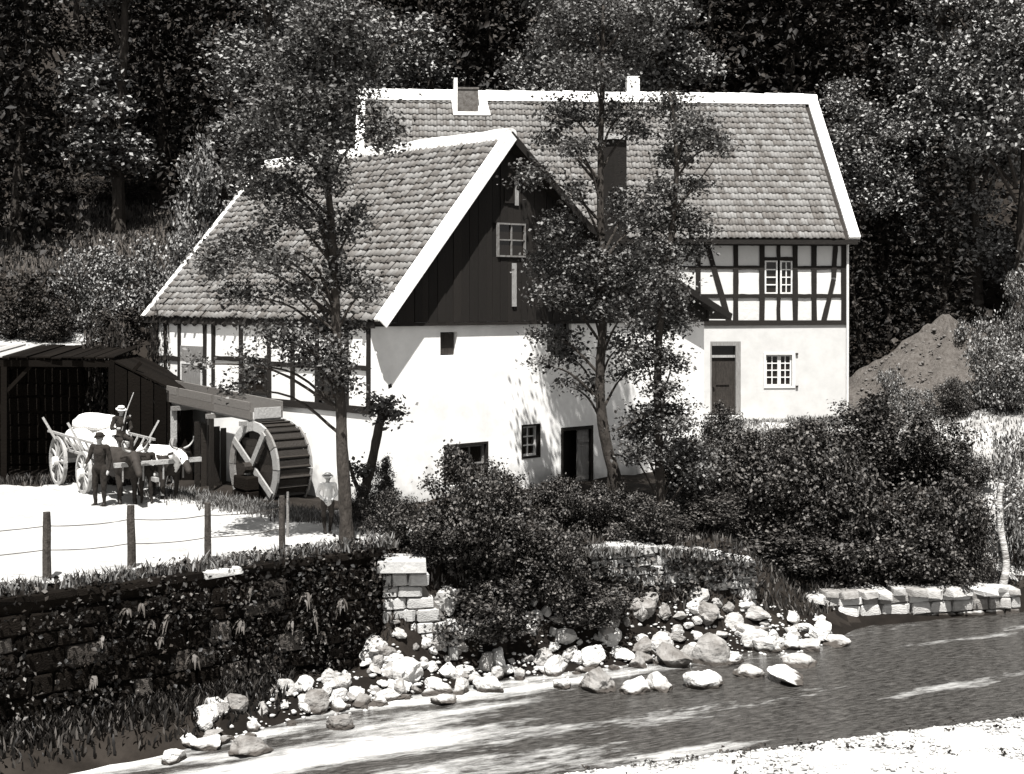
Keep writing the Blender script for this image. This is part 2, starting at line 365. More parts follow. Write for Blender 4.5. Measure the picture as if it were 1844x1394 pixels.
for k in range(rows):
    f = k / (rows - 1); Vv.append(np.stack([xs, (Yn(xs) - .8) * (1 - f) + (Ys(xs) + .25) * f, np.full_like(xs, -2.62)], -1))
Vv = np.array(Vv).reshape(-1, 3); n = len(xs); q = (np.arange(rows - 1)[:, None] * n + np.arange(n - 1)[None, :]).ravel()
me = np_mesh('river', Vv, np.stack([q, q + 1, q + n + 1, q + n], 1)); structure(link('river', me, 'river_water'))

# ------------------------------------------------------------------ stones: shared templates
def rough_block(seed, n=1):
    rg = random.Random(seed); bm = bmesh.new(); bmesh.ops.create_cube(bm, size=1.0)
    bmesh.ops.bevel(bm, geom=bm.edges[:], offset=.11, segments=1, affect='EDGES')
    for v in bm.verts: v.co += Vector((rg.uniform(-1, 1), rg.uniform(-1, 1), rg.uniform(-1, 1))) * .05
    me = bpy.data.meshes.new('stone'); bm.to_mesh(me); bm.free(); return me
BLOCKS = {}
def blocks(material):
    if material not in BLOCKS:
        BLOCKS[material] = [rough_block(i * 13 + 5) for i in range(6)]
        for me in BLOCKS[material]: me.materials.append(M[material])
    return BLOCKS[material]
def boulder(seed):
    rg = random.Random(seed); bm = bmesh.new(); bmesh.ops.create_icosphere(bm, subdivisions=4, radius=.5)
    for _ in range(15):                                                   # cleave it with random planes, like quarried or split rock
        d = Vector((rg.gauss(0, 1), rg.gauss(0, 1), rg.gauss(0, 1))).normalized(); lim = rg.uniform(.22, .40)
        for v in bm.verts:
            k = v.co.dot(d)
            if k > lim: v.co -= d * (k - lim) * .92
    for v in bm.verts: v.co += v.co.normalized() * noise.noise(v.co * 3.5 + Vector((seed, 0, 0))) * .06 + v.co.normalized() * noise.noise(v.co * 11 + Vector((seed, 5, 0))) * .035
    me = bpy.data.meshes.new('boulder'); bm.to_mesh(me); bm.free(); me.materials.append(M['boulder']); return me
BOULDERS = [boulder(i * 3 + 1) for i in range(8)]

def stone_wall(root, p0, p1, zb, zt, thick, course, slen, material, mortar, proud=.05, skip=.0, seed=1, odd=0.0):
    """courses of single stones in front of a mortar core; p0->p1 seen from the side left of the direction; zb, zt functions of f"""
    rg = random.Random(seed); p0 = Vector((*p0, 0)); p1 = Vector((*p1, 0)); d = (p1 - p0); Ln = d.length; d.normalize(); nrm = Vector((d.y, -d.x, 0))
    core = MB(); K = 12
    for i in range(K):
        f0, f1 = i / K, (i + 1) / K; a = p0 + d * Ln * f0 - nrm * (proud + .03); b_ = p0 + d * Ln * f1 - nrm * (proud + .03); a2 = a - nrm * thick; b2 = b_ - nrm * thick
        core.hexa([a + Vector((0, 0, zb(f0))), b_ + Vector((0, 0, zb(f1))), b2 + Vector((0, 0, zb(f1))), a2 + Vector((0, 0, zb(f0))),
                   a + Vector((0, 0, zt(f0) - .03)), b_ + Vector((0, 0, zt(f1) - .03)), b2 + Vector((0, 0, zt(f1) - .03)), a2 + Vector((0, 0, zt(f0) - .03))])
    core.build('core', mortar, root)
    zmax = max(zt(0), zt(.5), zt(1)); zmin = min(zb(0), zb(.5), zb(1)); z = zmin; bl = blocks(material)
    while z < zmax - .02:
        h = course * rg.uniform(.75, 1.25); s = -rg.uniform(0, slen)
        while s < Ln:
            w = slen * rg.uniform(.55, 1.5); a = max(0, s); b_ = min(Ln, s + w); s += w
            if b_ - a < .1: continue
            f = (a + b_) / 2 / Ln
            if z + h * .5 > zt(f) or z + h < zb(f): continue
            if rg.random() < skip: continue
            hh = min(h, zt(f) - z + .05); o = bpy.data.objects.new('stone', rg.choice(blocks('stone_odd')) if rg.random() < odd else rg.choice(bl)); COL.objects.link(o); o.parent = root
            c = p0 + d * (a + b_) / 2 - nrm * .17 + nrm * rg.uniform(-.02, .04); 
            o.location = (c.x, c.y, z + hh / 2); o.scale = ((b_ - a) * .95, .40, hh * .93)
            o.rotation_euler = (rg.uniform(-.04, .04), rg.uniform(-.04, .04), math.atan2(d.y, d.x) + rg.uniform(-.04, .04))
        z += h

rw = empty('river_wall'); tag(rw, 'dark ivy-grown stone wall carrying the fenced lane above the river', 'wall')
stone_wall(rw, (WX0, WY0), (WX1, WY1), lambda f: -2.75, lambda f: -.02, .5, .36, .62, 'stone_dark', 'mortar_dark', seed=3, odd=.10)
for i in range(15):                                                       # capping slabs, some pale
    f = (i + .5) / 15; px = WX0 + (WX1 - WX0) * f; py = WY0 + (WY1 - WY0) * f
    o = bpy.data.objects.new('capping_stone', blocks('stone_wall')[i % 6] if i in (10,) else blocks('stone_dark')[i % 6]); COL.objects.link(o); o.parent = rw
    o.location = (px - .13, py + .16, .03); o.scale = (.80, .62, .14); o.rotation_euler = (0, random.uniform(-.04, .04), math.atan2(WY1 - WY0, WX1 - WX0))
ew = empty('retaining_wall'); tag(ew, 'dark block wall at the back of the open shed behind the wagon', 'wall')
stone_wall(ew, (EX0, EY0), (EX1, EY1), lambda f: -.3, lambda f: 3.72 if f < .84 else 3.72 - (f - .84) / .16 * 1.6, .55, .44, .85, 'stone_dark', 'mortar_dark', proud=.03, seed=8)
aw = empty('abutment'); tag(aw, 'pale stepped stone abutment with a slab on top, at the end of the ivy wall', 'wall')
stone_wall(aw, (-2.62, 29.22), (-1.1, 29.5), lambda f: -2.5, lambda f: -.42 - .0 * f if f < .45 else -.42 - (f - .45) * 2.4, .5, .25, .40, 'stone_pale', 'mortar', proud=.06, seed=5)
MB().hexa([(-2.72, 28.98, -.36), (-1.72, 29.12, -.38), (-1.80, 30.0, -.36), (-2.75, 29.95, -.34), (-2.70, 29.0, -.14), (-1.74, 29.14, -.16), (-1.8, 30.0, -.15), (-2.73, 29.95, -.13)]).build('slab', 'stone_pale', aw)
mw = empty('bank_wall'); tag(mw, 'low overgrown dry stone wall with sunlit top above the midstream boulders', 'wall')
stone_wall(mw, (1.75, 31.75), (5.6, 33.1), lambda f: -2.2, lambda f: -.42 - .55 * f * f, .5, .24, .42, 'stone_wall', 'mortar_dark', seed=6)
lw = empty('ledge_wall'); tag(lw, 'low flat pale stone ledge at the waterline below the big right-hand hedge', 'wall')
stone_wall(lw, (7.0, 34.35), (12.6, 35.75), lambda f: -2.95, lambda f: -1.98 - .1 * f + .07 * math.sin(f * 23), .9, .24, .55, 'boulder', 'mortar', proud=.05, seed=9)
for i in range(13):
    f = (i + .5) / 13; o = bpy.data.objects.new('capping_stone', blocks('boulder')[i % 6]); COL.objects.link(o); o.parent = lw
    o.location = (7 + 5.6 * f, 34.62 + 1.4 * f, -1.95 - .1 * f + random.uniform(-.06, .04)); o.scale = (random.uniform(.3, .55), random.uniform(.6, 1.1), random.uniform(.12, .22)); o.rotation_euler = (random.uniform(-.1, .1), random.uniform(-.1, .1), .245 + random.uniform(-.3, .3))

for i in range(10):
    f = (i + .5) / 10; o = bpy.data.objects.new('capping_stone', blocks('stone_pale')[i % 6]); COL.objects.link(o); o.parent = mw
    o.location = (1.75 + 3.85 * f - .05, 31.75 + 1.35 * f + .12, -.36 - .55 * f * f + random.uniform(-.03, .03)); o.scale = (.44 * random.uniform(.7, 1.1), .5, .17); o.rotation_euler = (random.uniform(-.1, .1), random.uniform(-.1, .1), .34 + random.uniform(-.2, .2))

# open shed in front of the block wall: left roof boards painted pale as sunlit, dark inside
shed = empty('open_shed', (-16, 41, 0)); tag(shed, 'low dark open-fronted shed with a thin pale roof edge behind the wagon', 'shed'); SI = Vector((16, -41, 0))
def yf(x): return 39.75 + (x + 22) * .085
x = -23.0; rg = random.Random(4)
while x < -11.3:
    w = rg.uniform(.22, .34); y0 = yf(x) + rg.uniform(-.1, .1); zf = 3.56 + rg.uniform(-.02, .02) - .012 * (x + 16)
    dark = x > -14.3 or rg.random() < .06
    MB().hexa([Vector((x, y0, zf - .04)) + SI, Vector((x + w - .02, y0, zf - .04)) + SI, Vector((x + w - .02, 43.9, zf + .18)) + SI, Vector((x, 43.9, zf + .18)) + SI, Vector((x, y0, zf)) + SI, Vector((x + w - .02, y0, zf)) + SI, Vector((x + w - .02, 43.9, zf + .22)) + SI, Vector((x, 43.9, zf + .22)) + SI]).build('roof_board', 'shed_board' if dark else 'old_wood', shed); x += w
for k in range(7):                                                   # lean-to end falling towards the flume
    y0 = 40.75 + k * .42; MB().hexa([Vector((-11.35, y0, 3.42)) + SI, Vector((-8.95, y0 + .1, 2.25)) + SI, Vector((-8.95, y0 + .5, 2.27)) + SI, Vector((-11.35, y0 + .4, 3.44)) + SI, Vector((-11.35, y0, 3.47)) + SI, Vector((-8.95, y0 + .1, 2.30)) + SI, Vector((-8.95, y0 + .5, 2.32)) + SI, Vector((-11.35, y0 + .4, 3.49)) + SI]).build('roof_board', 'shed_board', shed)
MB().bar(Vector((-23, yf(-23) + .15, 3.45)) + SI, Vector((-11.3, yf(-11.3) + .15, 3.32)) + SI, .16, .18).build('eaves_beam', 'shed_board', shed)
for x in (-22, -18.2, -14.25, -11.3): MB().bar(Vector((x, yf(x) + .15, -.2)) + SI, Vector((x, yf(x) + .15, 3.38)) + SI, .17).build('post', 'shed_board', shed); MB().bar(Vector((x, yf(x) + .15, 2.5)) + SI, Vector((x + .8, yf(x + .8) + .15, 3.36)) + SI, .1).build('brace', 'shed_board', shed)
for k in range(9): MB().box((-11.3 + 16 + .0 * k, 40.8 - 41 + k * .33, -.2), (-11.25 + 16, 40.8 - 41 + k * .33 + .31, 3.3)).build('wall_board', 'shed_board', shed)
for k in range(6): MB().hexa([Vector((-11.2 + k * .37, 40.72, -.2)) + SI, Vector((-10.86 + k * .37, 40.72, -.2)) + SI, Vector((-10.86 + k * .37, 40.76, -.2)) + SI, Vector((-11.2 + k * .37, 40.76, -.2)) + SI, Vector((-11.2 + k * .37, 40.72, 3.30 - k * .18)) + SI, Vector((-10.86 + k * .37, 40.72, 3.13 - k * .18)) + SI, Vector((-10.86 + k * .37, 40.76, 3.13 - k * .18)) + SI, Vector((-11.2 + k * .37, 40.76, 3.30 - k * .18)) + SI]).build('wall_board', 'shed_board', shed)
# ------------------------------------------------------------------ building kit
def wall_mesh(Pf, a0, a1, z0, z1, holes, depth=.32, step=.9):
    """plastered wall face with real openings; Pf(a, z, d) maps to house space, d = depth behind the face"""
    A = sorted({a0, a1, *[h[0] for h in holes], *[h[1] for h in holes], *list(np.arange(a0, a1, step))}); Z = sorted({z0, z1, *[h[2] for h in holes], *[h[3] for h in holes], *list(np.arange(z0, z1, step))})
    A = [a for a in A if a0 <= a <= a1]; Z = [z for z in Z if z0 <= z <= z1]; mb = MB()
    idx = {}
    for a in A:
        for z in Z: idx[a, z] = len(mb.v); mb.v.append(Vector(Pf(a, z, 0)))
    for i in range(len(A) - 1):
        for j in range(len(Z) - 1):
            ca, cz = (A[i] + A[i + 1]) / 2, (Z[j] + Z[j + 1]) / 2
            if any(h[0] < ca < h[1] and h[2] < cz < h[3] for h in holes): continue
            mb.f.append((idx[A[i], Z[j]], idx[A[i + 1], Z[j]], idx[A[i + 1], Z[j + 1]], idx[A[i], Z[j + 1]]))
    for h in holes:
        c = [(h[0], h[2]), (h[1], h[2]), (h[1], h[3]), (h[0], h[3])]
        for k in range(4):
            p, q = c[k], c[(k + 1) % 4]; mb.add([Pf(*p, 0), Pf(*q, 0), Pf(*q, depth), Pf(*p, depth)], [(3, 2, 1, 0)])
    return mb
def plate(Pf, a0, a1, z0, z1, d0, d1, mb=None):
    mb = mb or MB(); return mb.hexa([Pf(a0, z0, d0), Pf(a1, z0, d0), Pf(a1, z0, d1), Pf(a0, z0, d1), Pf(a0, z1, d0), Pf(a1, z1, d0), Pf(a1, z1, d1), Pf(a0, z1, d1)])
def beam(Pf, p, q, w, parent, d0=-.03, d1=.10, name='beam', material='timber', wob=.012):
    """timber in the plane of a wall from p=(a,z) to q, hewn slightly uneven"""
    p = Vector(p); q = Vector(q); t = (q - p).normalized(); n = Vector((-t.y, t.x)); K = 4; V = []; F = []
    for i in range(K + 1):
        c = p.lerp(q, i / K); w0 = w / 2 + random.uniform(-wob, wob); w1 = w / 2 + random.uniform(-wob, wob)
        a, b_ = c - n * w0, c + n * w1; V += [Pf(a.x, a.y, d0), Pf(b_.x, b_.y, d0), Pf(b_.x, b_.y, d1), Pf(a.x, a.y, d1)]
    for i in range(K):
        for k in range(4): F.append((i * 4 + k, i * 4 + (k + 1) % 4, i * 4 + 4 + (k + 1) % 4, i * 4 + 4 + k))
    F += [(3, 2, 1, 0), tuple(K * 4 + k for k in range(4))]
    return pydata(name, V, F, material, parent)
def window(Pf, a0, a1, z0, z1, nx, nz, parent, fw=.05, mw=.025, frame='sash', depth=.12, glass='glass_dark', name='window'):
    mb = MB(); plate(Pf, a0, a1, z0, z0 + fw, depth - .04, depth + .04, mb); plate(Pf, a0, a1, z1 - fw, z1, depth - .04, depth + .04, mb)
    plate(Pf, a0, a0 + fw, z0 + fw, z1 - fw, depth - .04, depth + .04, mb); plate(Pf, a1 - fw, a1, z0 + fw, z1 - fw, depth - .04, depth + .04, mb)
    w = mb.build(name, frame, parent); A = np.linspace(a0 + fw, a1 - fw, nx + 1); Z = np.linspace(z0 + fw, z1 - fw, nz + 1)
    for i in range(1, nx): plate(Pf, A[i] - mw / 2, A[i] + mw / 2, z0 + fw, z1 - fw, depth - .022, depth + .022).build('muntin', frame, w)
    for j in range(1, nz): plate(Pf, a0 + fw, a1 - fw, Z[j] - mw / 2, Z[j] + mw / 2, depth - .019, depth + .019).build('muntin', frame, w)
    for i in range(nx):
        for j in range(nz):
            e = random.uniform(-.012, .012); plate(Pf, A[i], A[i + 1], Z[j], Z[j + 1], depth + .024 + e * .2, depth + .032 + e * .2).build('pane', glass, w)
    return w

def tile_template(w, l, amp, n=6):
    xs = np.linspace(0, w * 1.06, n + 1); V = []; F = []
    for i, x in enumerate(xs):
        z = amp * math.sin(x / w * 2 * math.pi - .6) + amp
        V += [(x, 0, z + .055), (x, l * 1.14, z + .012), (x, 0, z + .022)]
    for i in range(n):
        a = i * 3; F += [(a, a + 3, a + 4, a + 1), (a + 2, a + 5, a + 3, a)]
    return V, F
def tile_roof(roof, to_local, world_m, width, length, w, l, mat_one, mat_many, amp=.028, near=300, jit=1.0, keep=None):
    """to_local: Matrix from roof plane (x along eave, y up slope, z normal) into house space. The nearest tiles are single objects."""
    V, F = tile_template(w, l, amp); rg = random.Random(int(width * 100)); V = np.array(V); cols = int(width / w); rows = int(length / l); T = []
    wob = [rg.uniform(-.02, .02) for _ in range(cols)]
    for r in range(rows):
        for c in range(cols):
            off = Matrix.Translation((c * w + wob[c] * jit + rg.uniform(-.012, .012) * jit, r * l + rg.uniform(-.018, .018) * jit, rg.uniform(0, .018) * jit)) @ Matrix.Rotation(rg.uniform(-.025, .025) * jit, 4, 'Z') @ Matrix.Rotation(rg.uniform(-.02, .03) * jit, 4, 'X')
            T.append(to_local @ off)
    if keep: T = [t for t in T if keep(t.translation)]
    camp = Vector((0, 0, CAMH)); T.sort(key=lambda t: ((world_m @ t).translation - camp).length)
    me = bpy.data.meshes.new('tile'); me.from_pydata([tuple(v) for v in V], [], F); me.materials.append(M[mat_one]); me.shade_smooth()
    for t in T[:near]:
        o = bpy.data.objects.new('tile', me); COL.objects.link(o); o.parent = roof; o.matrix_local = t
    rest = T[near:]
    if rest:
        Vh = np.c_[V, np.ones(len(V))]; A = np.array([np.array(t) for t in rest]); W = np.einsum('nij,vj->nvi', A, Vh)[..., :3].reshape(-1, 3)
        Fa = np.array(F)[None] + (np.arange(len(rest)) * len(V))[:, None, None]
        m2 = np_mesh('tiles', W, Fa.reshape(-1, 4)); m2.shade_smooth(); stuff(link('tiles', m2, mat_many, roof))
def ridge_caps(roof, p, q, r, n, material='lime', name='ridge_tile'):
    """half-round caps bedded in lime along p->q"""
    p = Vector(p); q = Vector(q); d = (q - p) / n; s = d.normalized().cross(Vector((0, 0, 1))).normalized()
    for i in range(n):
        V = []; F = []; K = 7; dz = random.uniform(-.015, .015)
        for e, rr in ((-.06, 1.07), (1.04, .95)):
            c = p + d * (i + e)
            for k in range(K + 1):
                t = math.pi * (k / K) * 1.0; V.append(c + s * math.cos(t) * r * rr + Vector((0, 0, math.sin(t) * r * .62 * rr + dz)))
            V += [c - s * r * rr * 1.05 - Vector((0, 0, r * .9)), c + s * r * rr * 1.05 - Vector((0, 0, r * .9))]
        n2 = K + 3
        for k in range(n2): F.append((k, (k + 1) % n2, n2 + (k + 1) % n2, n2 + k))
        F += [tuple(range(n2))[::-1], tuple(range(n2, 2 * n2))]
        pydata(name, V, F, material, roof)

# ================================================================== the mill (gable towards the river)
TH = math.radians(42); AX, AY = -3.52, 36.0; c_, s_ = math.cos(TH), math.sin(TH)
mill = empty('mill_house', (AX, AY, 0), TH); bpy.context.view_layer.update()
tag(mill, 'whitewashed mill house with dark boarded gable, half-timbered side and tiled roof', 'house')
def gu(x): k = (x - CX) / FPX; return (AY * k - AX) / (c_ - k * s_)          # photo column -> position along the gable
def gz(u, y, d=0.0): return CAMH - (y - HY) * (AY + s_ * u - c_ * d) / FPX
def sv(x): k = (x - CX) / FPX; return (AX - AY * k) / (s_ + k * c_)            # photo column -> position along the side wall
def sz(v, y): return CAMH - (y - HY) * (AY + c_ * v) / FPX
G = lambda a, z, d: (a, d, z)                                                 # gable wall, facing -y
JET = .10
GJ = lambda a, z, d: (a, d - JET, z)                                          # jettied boarded gable
S = lambda a, z, d: (d, a, z)                                                 # side wall, facing -x
UW, VL = 12.7, 11.2; ZT = 4.55; ZS = 2.36
RID = (4.28, 9.56); KNK = (7.3, 7.15); EAV = (13.45, 4.62); EAVL = (-.06, 4.58)
def hole(x0, x1, y0, y1, zfix=None):
    u0, u1 = gu(x0), gu(x1); um = (u0 + u1) / 2; return [u0, u1, gz(um, y1) if zfix is None else zfix, gz(um, y0)]
h_small = hole(793, 823, 598, 640); h_top = hole(985, 1029, 577, 643); h_win = hole(939, 973, 764, 825); h_door = hole(1010, 1068, 768, 900, -.28); h_low = hole(799, 879, 798, 872)
wall_mesh(G, 0, UW, -1.0, ZT, [h_small, h_top, h_win, h_door, h_low], .38).build('gable_wall', 'plaster', mill)
wb = MB(); wb.add([(UW, 0, -1), (UW, VL, -1), (UW, VL, ZT), (UW, 0, ZT)], [(0, 1, 2, 3)]); wb.add([(0, VL, -1), (UW, VL, -1), (UW, VL, ZT), (0, VL, ZT)], [(3, 2, 1, 0)]); wb.build('rear_wall', 'plaster', mill)
wall_mesh(S, 0, VL, -1.0, ZS - .08, [], .3).build('side_base_wall', 'plaster', mill)
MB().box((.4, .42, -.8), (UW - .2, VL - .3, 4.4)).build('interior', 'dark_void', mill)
# openings of the gable
plate(G, h_small[0] + .03, h_small[1] - .03, h_small[2] + .03, h_small[3] - .03, .10, .14).build('shutter', 'door_wood', mill)
window(G, h_top[0], h_top[1], h_top[2], h_top[3], 2, 3, mill, .05, .02, 'sash_dim', .14)
window(G, h_win[0] + .05, h_win[1] - .05, h_win[2] + .05, h_win[3] - .05, 2, 3, mill, .055, .035, 'sash', .16)
fr = MB(); 
for a0, a1, z0, z1 in ((h_win[0], h_win[0] + .05, h_win[2], h_win[3]), (h_win[1] - .05, h_win[1], h_win[2], h_win[3]), (h_win[0] + .05, h_win[1] - .05, h_win[2], h_win[2] + .05), (h_win[0] + .05, h_win[1] - .05, h_win[3] - .05, h_win[3])): plate(G, a0, a1, z0, z1, .0 - .012, .2, fr)
fr.build('window_surround', 'timber', mill)
window(G, h_low[0] + .06, h_low[1] - .06, h_low[2], h_low[3] - .06, 3, 2, mill, .06, .04, 'sash_dim', .14)
fr = MB(); plate(G, h_low[0], h_low[1], h_low[3] - .06, h_low[3], -.012, .2, fr); plate(G, h_low[0], h_low[0] + .06, h_low[2], h_low[3] - .06, -.012, .2, fr); plate(G, h_low[1] - .06, h_low[1], h_low[2], h_low[3] - .06, -.012, .2, fr); fr.build('window_surround', 'timber', mill)
d = MB(); dm = h_door[0] + (h_door[1] - h_door[0]) * .58
for a0, a1, z0, z1 in ((h_door[0], h_door[0] + .08, h_door[2], h_door[3]), (h_door[1] - .08, h_door[1], h_door[2], h_door[3]), (h_door[0] + .08, h_door[1] - .08, h_door[3] - .1, h_door[3])): plate(G, a0, a1, z0, z1, -.015, .14, d)
d.build('door_frame', 'timber', mill)
dl = empty('door'); dl.parent = mill; leaf = plate(G, dm, h_door[1] - .08, h_door[2], h_door[3] - .1, .10, .14).build('door_leaf', 'door_grey', dl)
for zz in (.3, 1.35): plate(G, dm + .02, h_door[1] - .1, h_door[2] + zz, h_door[2] + zz + .1, .07, .10).build('ledge', 'door_grey', dl)
plate(G, h_door[0] - .25, h_door[1] + .25, h_door[2] - .22, h_door[2], -.5, .3).build('doorstep', 'stone_wall', mill)
# boarded gable: single upright boards cut to the roof line, jettied over the wall
def roofz(u):
    if u <= RID[0]: return EAVL[1] + (u - EAVL[0]) * (RID[1] - EAVL[1]) / (RID[0] - EAVL[0])
    if u <= KNK[0]: return RID[1] + (u - RID[0]) * (KNK[1] - RID[1]) / (KNK[0] - RID[0])
    return KNK[1] + (u - KNK[0]) * (EAV[1] - KNK[1]) / (EAV[0] - KNK[0])
JZ = 4.56
gw = [gu(888 + 3), gu(938 + 3), gz(gu(913), 463, JET), gz(gu(913), 402, JET)]; hatch = [gu(903), gu(921), gz(gu(912), 366, JET), gz(gu(912), 322, JET)]
u = .02; k = 0
while u < UW + .1:
    w = random.uniform(.20, .30); a0, a1 = u, min(u + w - .012, UW + .1); u += w
    pieces = [(JZ - random.uniform(0, .03), None)]
    for (b0, b1, zb, zt) in (gw, hatch):
        if a1 > b0 + .04 and a0 < b1 - .04: pieces = [(pieces[0][0], zb), (zt, None)] if len(pieces) == 1 else pieces
    for z0, z1 in pieces:
        t0, t1 = (roofz(a0) - .10, roofz(a1) - .10) if z1 is None else (z1, z1)
        if min(t0, t1) - z0 < .03: continue
        dd = random.uniform(-.012, .012)
        MB().hexa([GJ(a0, z0, dd), GJ(a1, z0, dd), GJ(a1, z0, dd + .03), GJ(a0, z0, dd + .03), GJ(a0, t0, dd), GJ(a1, t1, dd), GJ(a1, t1, dd + .03), GJ(a0, t0, dd + .03)]).build('board', 'tar_board', mill)
gb = MB(); pts = [(0.02, JZ), (UW + .1, JZ), (UW + .1, roofz(UW + .1) - .14), (KNK[0], KNK[1] - .14), (RID[0], RID[1] - .14), (.02, roofz(.02) - .14)]
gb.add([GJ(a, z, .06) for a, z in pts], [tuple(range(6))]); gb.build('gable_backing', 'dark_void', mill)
MB().box((-.02, -JET - .005, JZ - .10), (UW + .12, .02, JZ - .02)).build('jetty_beam', 'timber', mill)
window(GJ, gw[0], gw[1], gw[2], gw[3], 2, 2, mill, .045, .035, 'sash_dim', .0)
window(GJ, hatch[0], hatch[1], hatch[2], hatch[3], 1, 2, mill, .04, .03, 'tar_board', .0)
plate(GJ, hatch[1] + .02, hatch[1] + .15, hatch[2] - .05, hatch[3], -.03, .0).build('pale_plank', 'pale_board', mill)
plate(GJ, gu(917), gu(917) + .15, gz(gu(920), 552, JET), gz(gu(920), 474, JET), -.035, -.005).build('pale_plank', 'pale_board', mill)
# half-timbered side storey
posts = [sv(x) for x in (667, 624, 571, 527, 485, 434, 384, 369, 323, 298, 283)] + [VL - .08]
ZM = 3.42
for i, p in enumerate(posts): beam(S, (max(p, .09), ZS), (max(p, .09), ZT - .02), .15, mill, name='post')
beam(S, (0, ZS), (VL, ZS - .02), .17, mill, d0=-.05, name='sill_beam'); beam(S, (-.02, ZT - .04), (VL, ZT - .04), .16, mill, d0=-.045, name='wall_plate')
for i in range(len(posts) - 1):
    a, b_ = max(posts[i], .09), posts[i + 1]; zr = ZM + random.uniform(-.06, .06)
    if i in (6,): segs = [(ZS, ZT)]
    else:
        beam(S, (a, zr), (b_, zr + random.uniform(-.03, .03)), .13, mill, d0=-.025, d1=.09, name='rail'); segs = [(ZS, zr), (zr, ZT)]
    for j, (z0, z1) in enumerate(segs):
        if i in (1, 4, 7) and j == 0 and len(segs) == 2:
            plate(S, a, b_, z0, z1, .10, .14).build('infill_panel', 'panel_side', mill)
            window(S, a + .12, b_ - .12, z0 + .16, z1 - .12, 2, 2, mill, .07, .05, 'timber' if i != 7 else 'sash', .0); continue
        plate(S, a, b_, z0, z1, .02 + random.uniform(-.01, .01), .14).build('infill_panel', 'panel_side', mill)
plate(S, posts[7] + .12, posts[8] - .1, ZS + .1, ZM + .35, -.03, .015).build('hoist_door', 'door_grey', mill)
# roof
ev = Vector((EAVL[0], 0, EAVL[1])); rv = Vector((RID[0], 0, RID[1])); kv = Vector((KNK[0], 0, KNK[1])); er = Vector((EAV[0], 0, EAV[1])); Y0, Y1 = -.48, 11.75
def slab(p, q, y0, y1, t):
    n = Vector((-(q - p).z, 0, (q - p).x)).normalized(); a = Vector((0, y0, 0)); b_ = Vector((0, y1, 0))
    if n.z < 0: n = -n
    return MB().hexa([p + a - n * t, q + a - n * t, q + b_ - n * t, p + b_ - n * t, p + a, q + a, q + b_, p + b_])
roofL = slab(ev, rv, Y0, Y1, .1).build('roof', 'deck', mill); roofR = slab(rv, kv, Y0 + .03, Y1, .1).build('roof', 'deck', mill); roofR2 = slab(kv, er, Y0 + .03, Y1 - 1, .1).build('roof', 'deck', mill)
def plane_m(o, xdir, ydir):
    x = Vector(xdir).normalized(); y = Vector(ydir).normalized(); z = x.cross(y); m4 = Matrix((x, y, z)).transposed().to_4x4(); m4.translation = Vector(o); return m4
MW = mill.matrix_world.copy()
tile_roof(roofL, plane_m(ev + Vector((0, Y1, .0)), (0, -1, 0), rv - ev), MW, Y1 - Y0 - .12, (rv - ev).length - .1, .20, .245, 'tile_front_single', 'tile_front', .028, jit=1.5)
tile_roof(roofR, plane_m(kv + Vector((0, Y0 + .1, 0)), (0, 1, 0), rv - kv), MW, Y1 - Y0 - .2, (rv - kv).length - .1, .245, .30, 'tile_single', 'tile', near=0)
tile_roof(roofR2, plane_m(er + Vector((0, Y0 + .1, 0)), (0, 1, 0), kv - er), MW, Y1 - Y0 - 1.2, (kv - er).length, .245, .30, 'tile_single', 'tile', near=0)
ridge_caps(roofL, (RID[0], Y0 + .05, RID[1] + .02), (RID[0], Y1 - .05, RID[1] + .02), .21, 30)
def verge(p, q, y, w, material, parent, out, t=.04):
    """board along the roof edge, standing on the slope's end"""
    n = Vector((-(q - p).z, 0, (q - p).x)).normalized(); n = -n if n.z < 0 else n
    o1 = Vector((0, out, 0)); a = Vector((0, y, 0)); lift = n * .085; dn = -n * (w - .085)
    return MB().hexa([p + a + dn, q + a + dn, q + a + dn + o1 * t, p + a + dn + o1 * t, p + a + lift, q + a + lift, q + a + lift + o1 * t, p + a + lift + o1 * t]).build('barge_board', material, parent)
verge(ev, rv, Y0, .30, 'white_board', roofL, -1); verge(rv, kv, Y0 + .03, .2, 'tar_board', roofR, -1); verge(kv, er, Y0 + .03, .2, 'tar_board', roofR2, -1)
verge(ev, rv, Y1, .34, 'white_board', roofL, 1)
for yy, ww in ((Y0 + .02, .16), (Y1 - .28, .24)):                                   # lime-bedded verge strip on the tiles
    nrm = Vector((-(rv - ev).z, 0, (rv - ev).x)).normalized(); a = Vector((0, yy, 0)); b_ = Vector((0, yy + ww, 0)); 
    MB().hexa([ev + a + nrm * .03, rv + a + nrm * .03, rv + b_ + nrm * .03, ev + b_ + nrm * .03, ev + a + nrm * .11, rv + a + nrm * .11, rv + b_ + nrm * .105, ev + b_ + nrm * .105]).build('verge_bedding', 'lime', roofL)
MB().box((EAVL[0] - .02, -.2, EAVL[1] - .16), (EAVL[0] + .05, Y1 - .1, EAVL[1] + .0)).build('eaves_board', 'timber', roofL)
for i in range(20): MB().bar((-.10, .2 + i * .56, 4.40), (.25, .2 + i * .56, 4.72), .1, .12).build('rafter_end', 'timber', roofL)
chm = MB().box((10.7, 1.9, 5.4), (11.25, 2.5, 10.1)).build('chimney', 'brick_dark', roofR2); MB().box((10.62, 1.82, 10.1), (11.33, 2.58, 10.25)).build('chimney_cap', 'stone_wall', chm)

